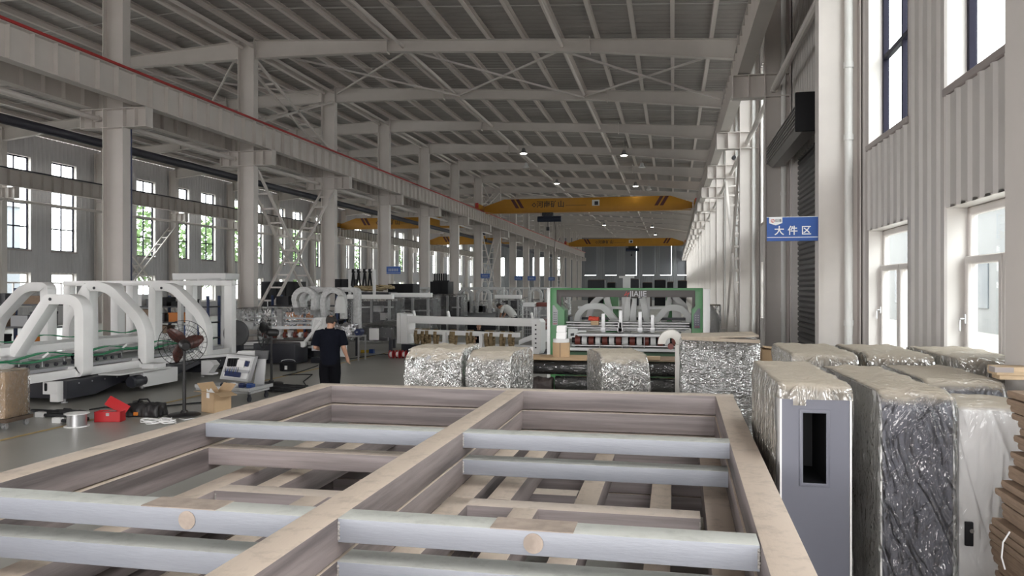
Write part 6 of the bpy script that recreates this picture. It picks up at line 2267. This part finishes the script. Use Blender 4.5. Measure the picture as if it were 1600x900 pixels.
def eyes(T, parent):
    for s in (-1, 1):
        m = MB()
        ellipsoid(m, T((s * .032, .078, .022)), (.012, .009, .008))
        m.build('eye', 'eye_dark', parent)


# ---- the man in the dark polo shirt, seen from behind
pc_ = P(515.5, 600, d=14.0)
man = empty('person', (pc_.x, pc_.y, 0), 'balding man in dark navy polo shirt and black trousers, standing with his back turned', 'person', None, .28)
b = MB()
b.loft([ell(0, .0, z, rx, ry) for z, rx, ry in ((.84, .15, .105), (.95, .152, .11), (1.05, .150, .108), (1.18, .158, .11), (1.30, .168, .108), (1.40, .150, .085), (1.45, .07, .06))])
b.tube([(0, -.012, 1.40), (0, .005, 1.48), (.008, .025, 1.55)], [.062, .058, .055], 14)
Th, Mh = head(b, (.018, .045, 1.585), -.42, -.38)
for s, kn, an in ((-1, (-.105, .02, .48), (-.11, -.01, .09)), (1, (.10, .03, .48), (.12, .03, .09))):
    b.tube([(s * .085, 0, .88), (s * .095, .01, .70), kn, (kn[0], kn[1] - .015, .34), an], [.092, .082, .060, .056, .040], 14)
    b.tube([(an[0], an[1] - .05, .045), (an[0] + s * .01, an[1] + .08, .04), (an[0] + s * .02, an[1] + .18, .03)], [.040, .042, .03], 10)
# right arm hangs a little away from the body; left forearm is bent forward
rs, re_, rw = (.205, -.005, 1.385), (.245, -.03, 1.135), (.295, .055, .955)
ls, le, lw = (-.205, -.005, 1.385), (-.255, -.01, 1.135), (-.17, .20, 1.09)
for s, e, w_ in ((rs, re_, rw), (ls, le, lw)):
    b.tube([Vector(s) - Vector((s[0] * .4, 0, -.02)), s, Vector(s).lerp(Vector(e), .5), e, Vector(e).lerp(Vector(w_), .4), w_], [.06, .062, .052, .043, .041, .028], 14)
dr = (Vector(rw) - Vector(re_)).normalized()
hand(b, rw, dr * .8 + Vector((0, .05, -.35)), (0, 1, .1), .7)
hand(b, lw, (.6, .6, -.1), (0, .2, 1), .8)
body = remesh(b, 'body', 'skin', man, .0085, 3)
eyes(Th, man)
hair_cap('hair', Th, Mh, man, True)
sh_ = MB()
sh_.loft([ell(0, y_, z, rx, ry) for z, rx, ry, y_ in ((.83, .172, .128, 0), (.88, .176, .132, 0), (.98, .180, .134, 0), (1.06, .178, .132, 0), (1.16, .186, .132, 0), (1.26, .196, .132, 0), (1.34, .200, .124, -.002), (1.40, .182, .105, -.004), (1.445, .120, .085, -.006), (1.475, .078, .072, 0))])
for s, e, k in ((rs, re_, .86), (ls, le, .86)):
    s, e = Vector(s), Vector(e)
    q = s.lerp(e, k)
    o_ = Vector((math.copysign(.012, s.x), 0, 0))
    sh_.tube([s - Vector((s.x * .5, 0, -.015)), s + o_ * .3 + Vector((0, 0, -.005)), s.lerp(q, .5) + o_, q + o_], [.075, .078, .080, .083], 18)
shirt = remesh(sh_, 'polo_shirt', 'navy', man, .009, 3)
MB().tube([(.076 * math.cos(6.2832 * i / 20), -.004 + .066 * math.sin(6.2832 * i / 20), 1.475 + .012 * math.sin(6.2832 * i / 20)) for i in range(20)], .014, 8, True).build('collar', 'navy', shirt)
tr_ = MB()
tr_.loft([ell(0, .0, z, rx, ry) for z, rx, ry in ((.80, .162, .122), (.86, .165, .122), (.95, .160, .118), (1.0, .158, .115))])
for s, kn, an in ((-1, (-.088, .02, .48), (-.10, -.01, .06)), (1, (.088, .03, .48), (.11, .03, .06))):
    tr_.tube([(s * .080, 0, .92), (s * .090, .005, .78), (s * .098, .012, .66), kn, (kn[0], kn[1] - .012, .30), an], [.100, .104, .098, .088, .080, .076], 16)
remesh(tr_, 'trousers', 'trousers', man, .011, 3)
for s, an in ((-1, (-.11, -.01)), (1, (.12, .03))):
    m = MB()
    m.loft([[(an[0] + x + s * .02 * (y > 0), an[1] + y, z) for x, y in [(.048 * math.cos(6.2832 * i / 16), .06 + .15 * math.sin(6.2832 * i / 16)) for i in range(16)]] for z in (0, .03)] +
           [[(an[0] + x + s * .01, an[1] + y, z) for x, y in [(.040 * math.cos(6.2832 * i / 16), .03 + .10 * math.sin(6.2832 * i / 16)) for i in range(16)]] for z in (.075, .10)])
    m.build('shoe', 'black_rubber', man)

# ---- man crouching behind the white beam frame, face to the camera
pk = P(748, 560, d=26.6)
cr = empty('person', (pk.x, pk.y, 0), 'person crouching behind the long white beam frame, face and dark shirt showing', 'person', None, math.pi + .25)
b = MB()
b.loft([ell(0, y_, z, rx, ry) for z, rx, ry, y_ in ((.22, .15, .13, -.10), (.34, .155, .12, -.06), (.50, .155, .11, 0), (.62, .165, .105, .03), (.72, .15, .085, .05), (.77, .07, .06, .06))])
b.tube([(0, .05, .72), (0, .07, .80), (0, .09, .86)], [.06, .056, .054], 12)
Tc, Mc = head(b, (0, .11, .90), -.10)
for s in (-1, 1):
    b.tube([(s * .09, -.08, .26), (s * .17, .22, .42), (s * .16, .28, .40), (s * .14, .10, .10), (s * .14, .02, .05)], [.09, .065, .062, .05, .04], 12)
    b.tube([(s * .14, 0, .05), (s * .16, .2, .03)], [.042, .03], 10)
    b.tube([(s * .10, .04, .72), (s * .20, .05, .69), (s * .24, .12, .48), (s * .12, .34, .50)], [.055, .055, .043, .028], 12)
    hand(b, (s * .12, .34, .50), (-s * .4, .8, .05), (0, .1, 1), .6)
remesh(b, 'body', 'skin', cr, .012, 3)
eyes(Tc, cr)
hair_cap('hair', Tc, Mc, cr, False)
sh_ = MB()
sh_.loft([ell(0, y_, z, rx, ry) for z, rx, ry, y_ in ((.22, .17, .15, -.10), (.34, .175, .14, -.06), (.50, .175, .13, 0), (.62, .185, .125, .03), (.72, .17, .10, .05), (.775, .085, .075, .06))])
for s in (-1, 1):
    sh_.tube([(s * .10, .04, .72), (s * .20, .05, .69), (s * .24, .11, .52)], [.072, .072, .066], 12)
remesh(sh_, 'shirt', 'navy', cr, .013, 3)
tr_ = MB()
tr_.loft([ell(0, -.09, z, rx, ry) for z, rx, ry in ((.14, .15, .13), (.22, .17, .15), (.30, .165, .14))])
for s in (-1, 1):
    tr_.tube([(s * .09, -.08, .26), (s * .17, .20, .42), (s * .165, .25, .37), (s * .14, .10, .12)], [.11, .085, .08, .065], 12)
remesh(tr_, 'trousers', 'trousers', cr, .013, 3)
for s in (-1, 1):
    MB().loft([[(s * .15 + .05 * math.cos(6.2832 * i / 14), .10 + .14 * math.sin(6.2832 * i / 14), z) for i in range(14)] for z in (0, .04)] + [[(s * .15 + .04 * math.cos(6.2832 * i / 14), .05 + .08 * math.sin(6.2832 * i / 14), .09) for i in range(14)]]).build('shoe', 'black_rubber', cr)

# ---- stooping worker in a white shirt further back
pw = P(797, 500, d=34)
st = empty('person', (pw.x, pw.y, 0), 'stooping person in a pale shirt, bent to the left, far behind the white frame', 'person', None, 1.35)
b = MB()
sp_ = [(0, -.18, .92), (0, -.10, 1.08), (0, .06, 1.24), (0, .22, 1.34), (0, .34, 1.38)]
b.tube(sp_, [.15, .145, .15, .14, .07], 16)
b.tube([(0, .30, 1.37), (0, .42, 1.40), (0, .46, 1.40)], [.058, .056, .055], 12)
Ts, Ms = head(b, (0, .52, 1.40), -1.0)
for s in (-1, 1):
    b.tube([(s * .085, -.18, .92), (s * .10, -.06, .50), (s * .10, -.14, .09)], [.09, .062, .04], 12)
    b.tube([(s * .10, -.16, .05), (s * .11, .06, .03)], [.042, .03], 10)
    b.tube([(s * .10, .26, 1.36), (s * .19, .28, 1.33), (s * .22, .34, 1.06), (s * .14, .44, .84)], [.055, .055, .042, .028], 12)
    hand(b, (s * .14, .44, .84), (-s * .1, .2, -.9), (0, 1, .2), .5)
remesh(b, 'body', 'skin', st, .013, 3)
eyes(Ts, st)
hair_cap('hair', Ts, Ms, st, False)
sh_ = MB()
sh_.tube([(0, -.19, .90)] + sp_[1:], [.175, .172, .175, .165, .085], 16)
for s in (-1, 1):
    sh_.tube([(s * .09, .26, 1.36), (s * .19, .28, 1.33), (s * .215, .33, 1.12)], [.07, .072, .066], 12)
remesh(sh_, 'shirt', 'shirt_white', st, .014, 3)
tr_ = MB()
tr_.tube([(0, -.17, 1.0), (0, -.19, .86)], [.165, .17], 16)
for s in (-1, 1):
    tr_.tube([(s * .085, -.18, .92), (s * .10, -.07, .52), (s * .10, -.14, .06)], [.11, .082, .07], 12)
remesh(tr_, 'trousers', 'trousers', st, .014, 3)
for s in (-1, 1):
    MB().loft([[(s * .105 + .05 * math.cos(6.2832 * i / 14), -.06 + .14 * math.sin(6.2832 * i / 14), z) for i in range(14)] for z in (0, .04)] + [[(s * .105 + .04 * math.cos(6.2832 * i / 14), -.11 + .08 * math.sin(6.2832 * i / 14), .09) for i in range(14)]]).build('shoe', 'black_rubber', st)
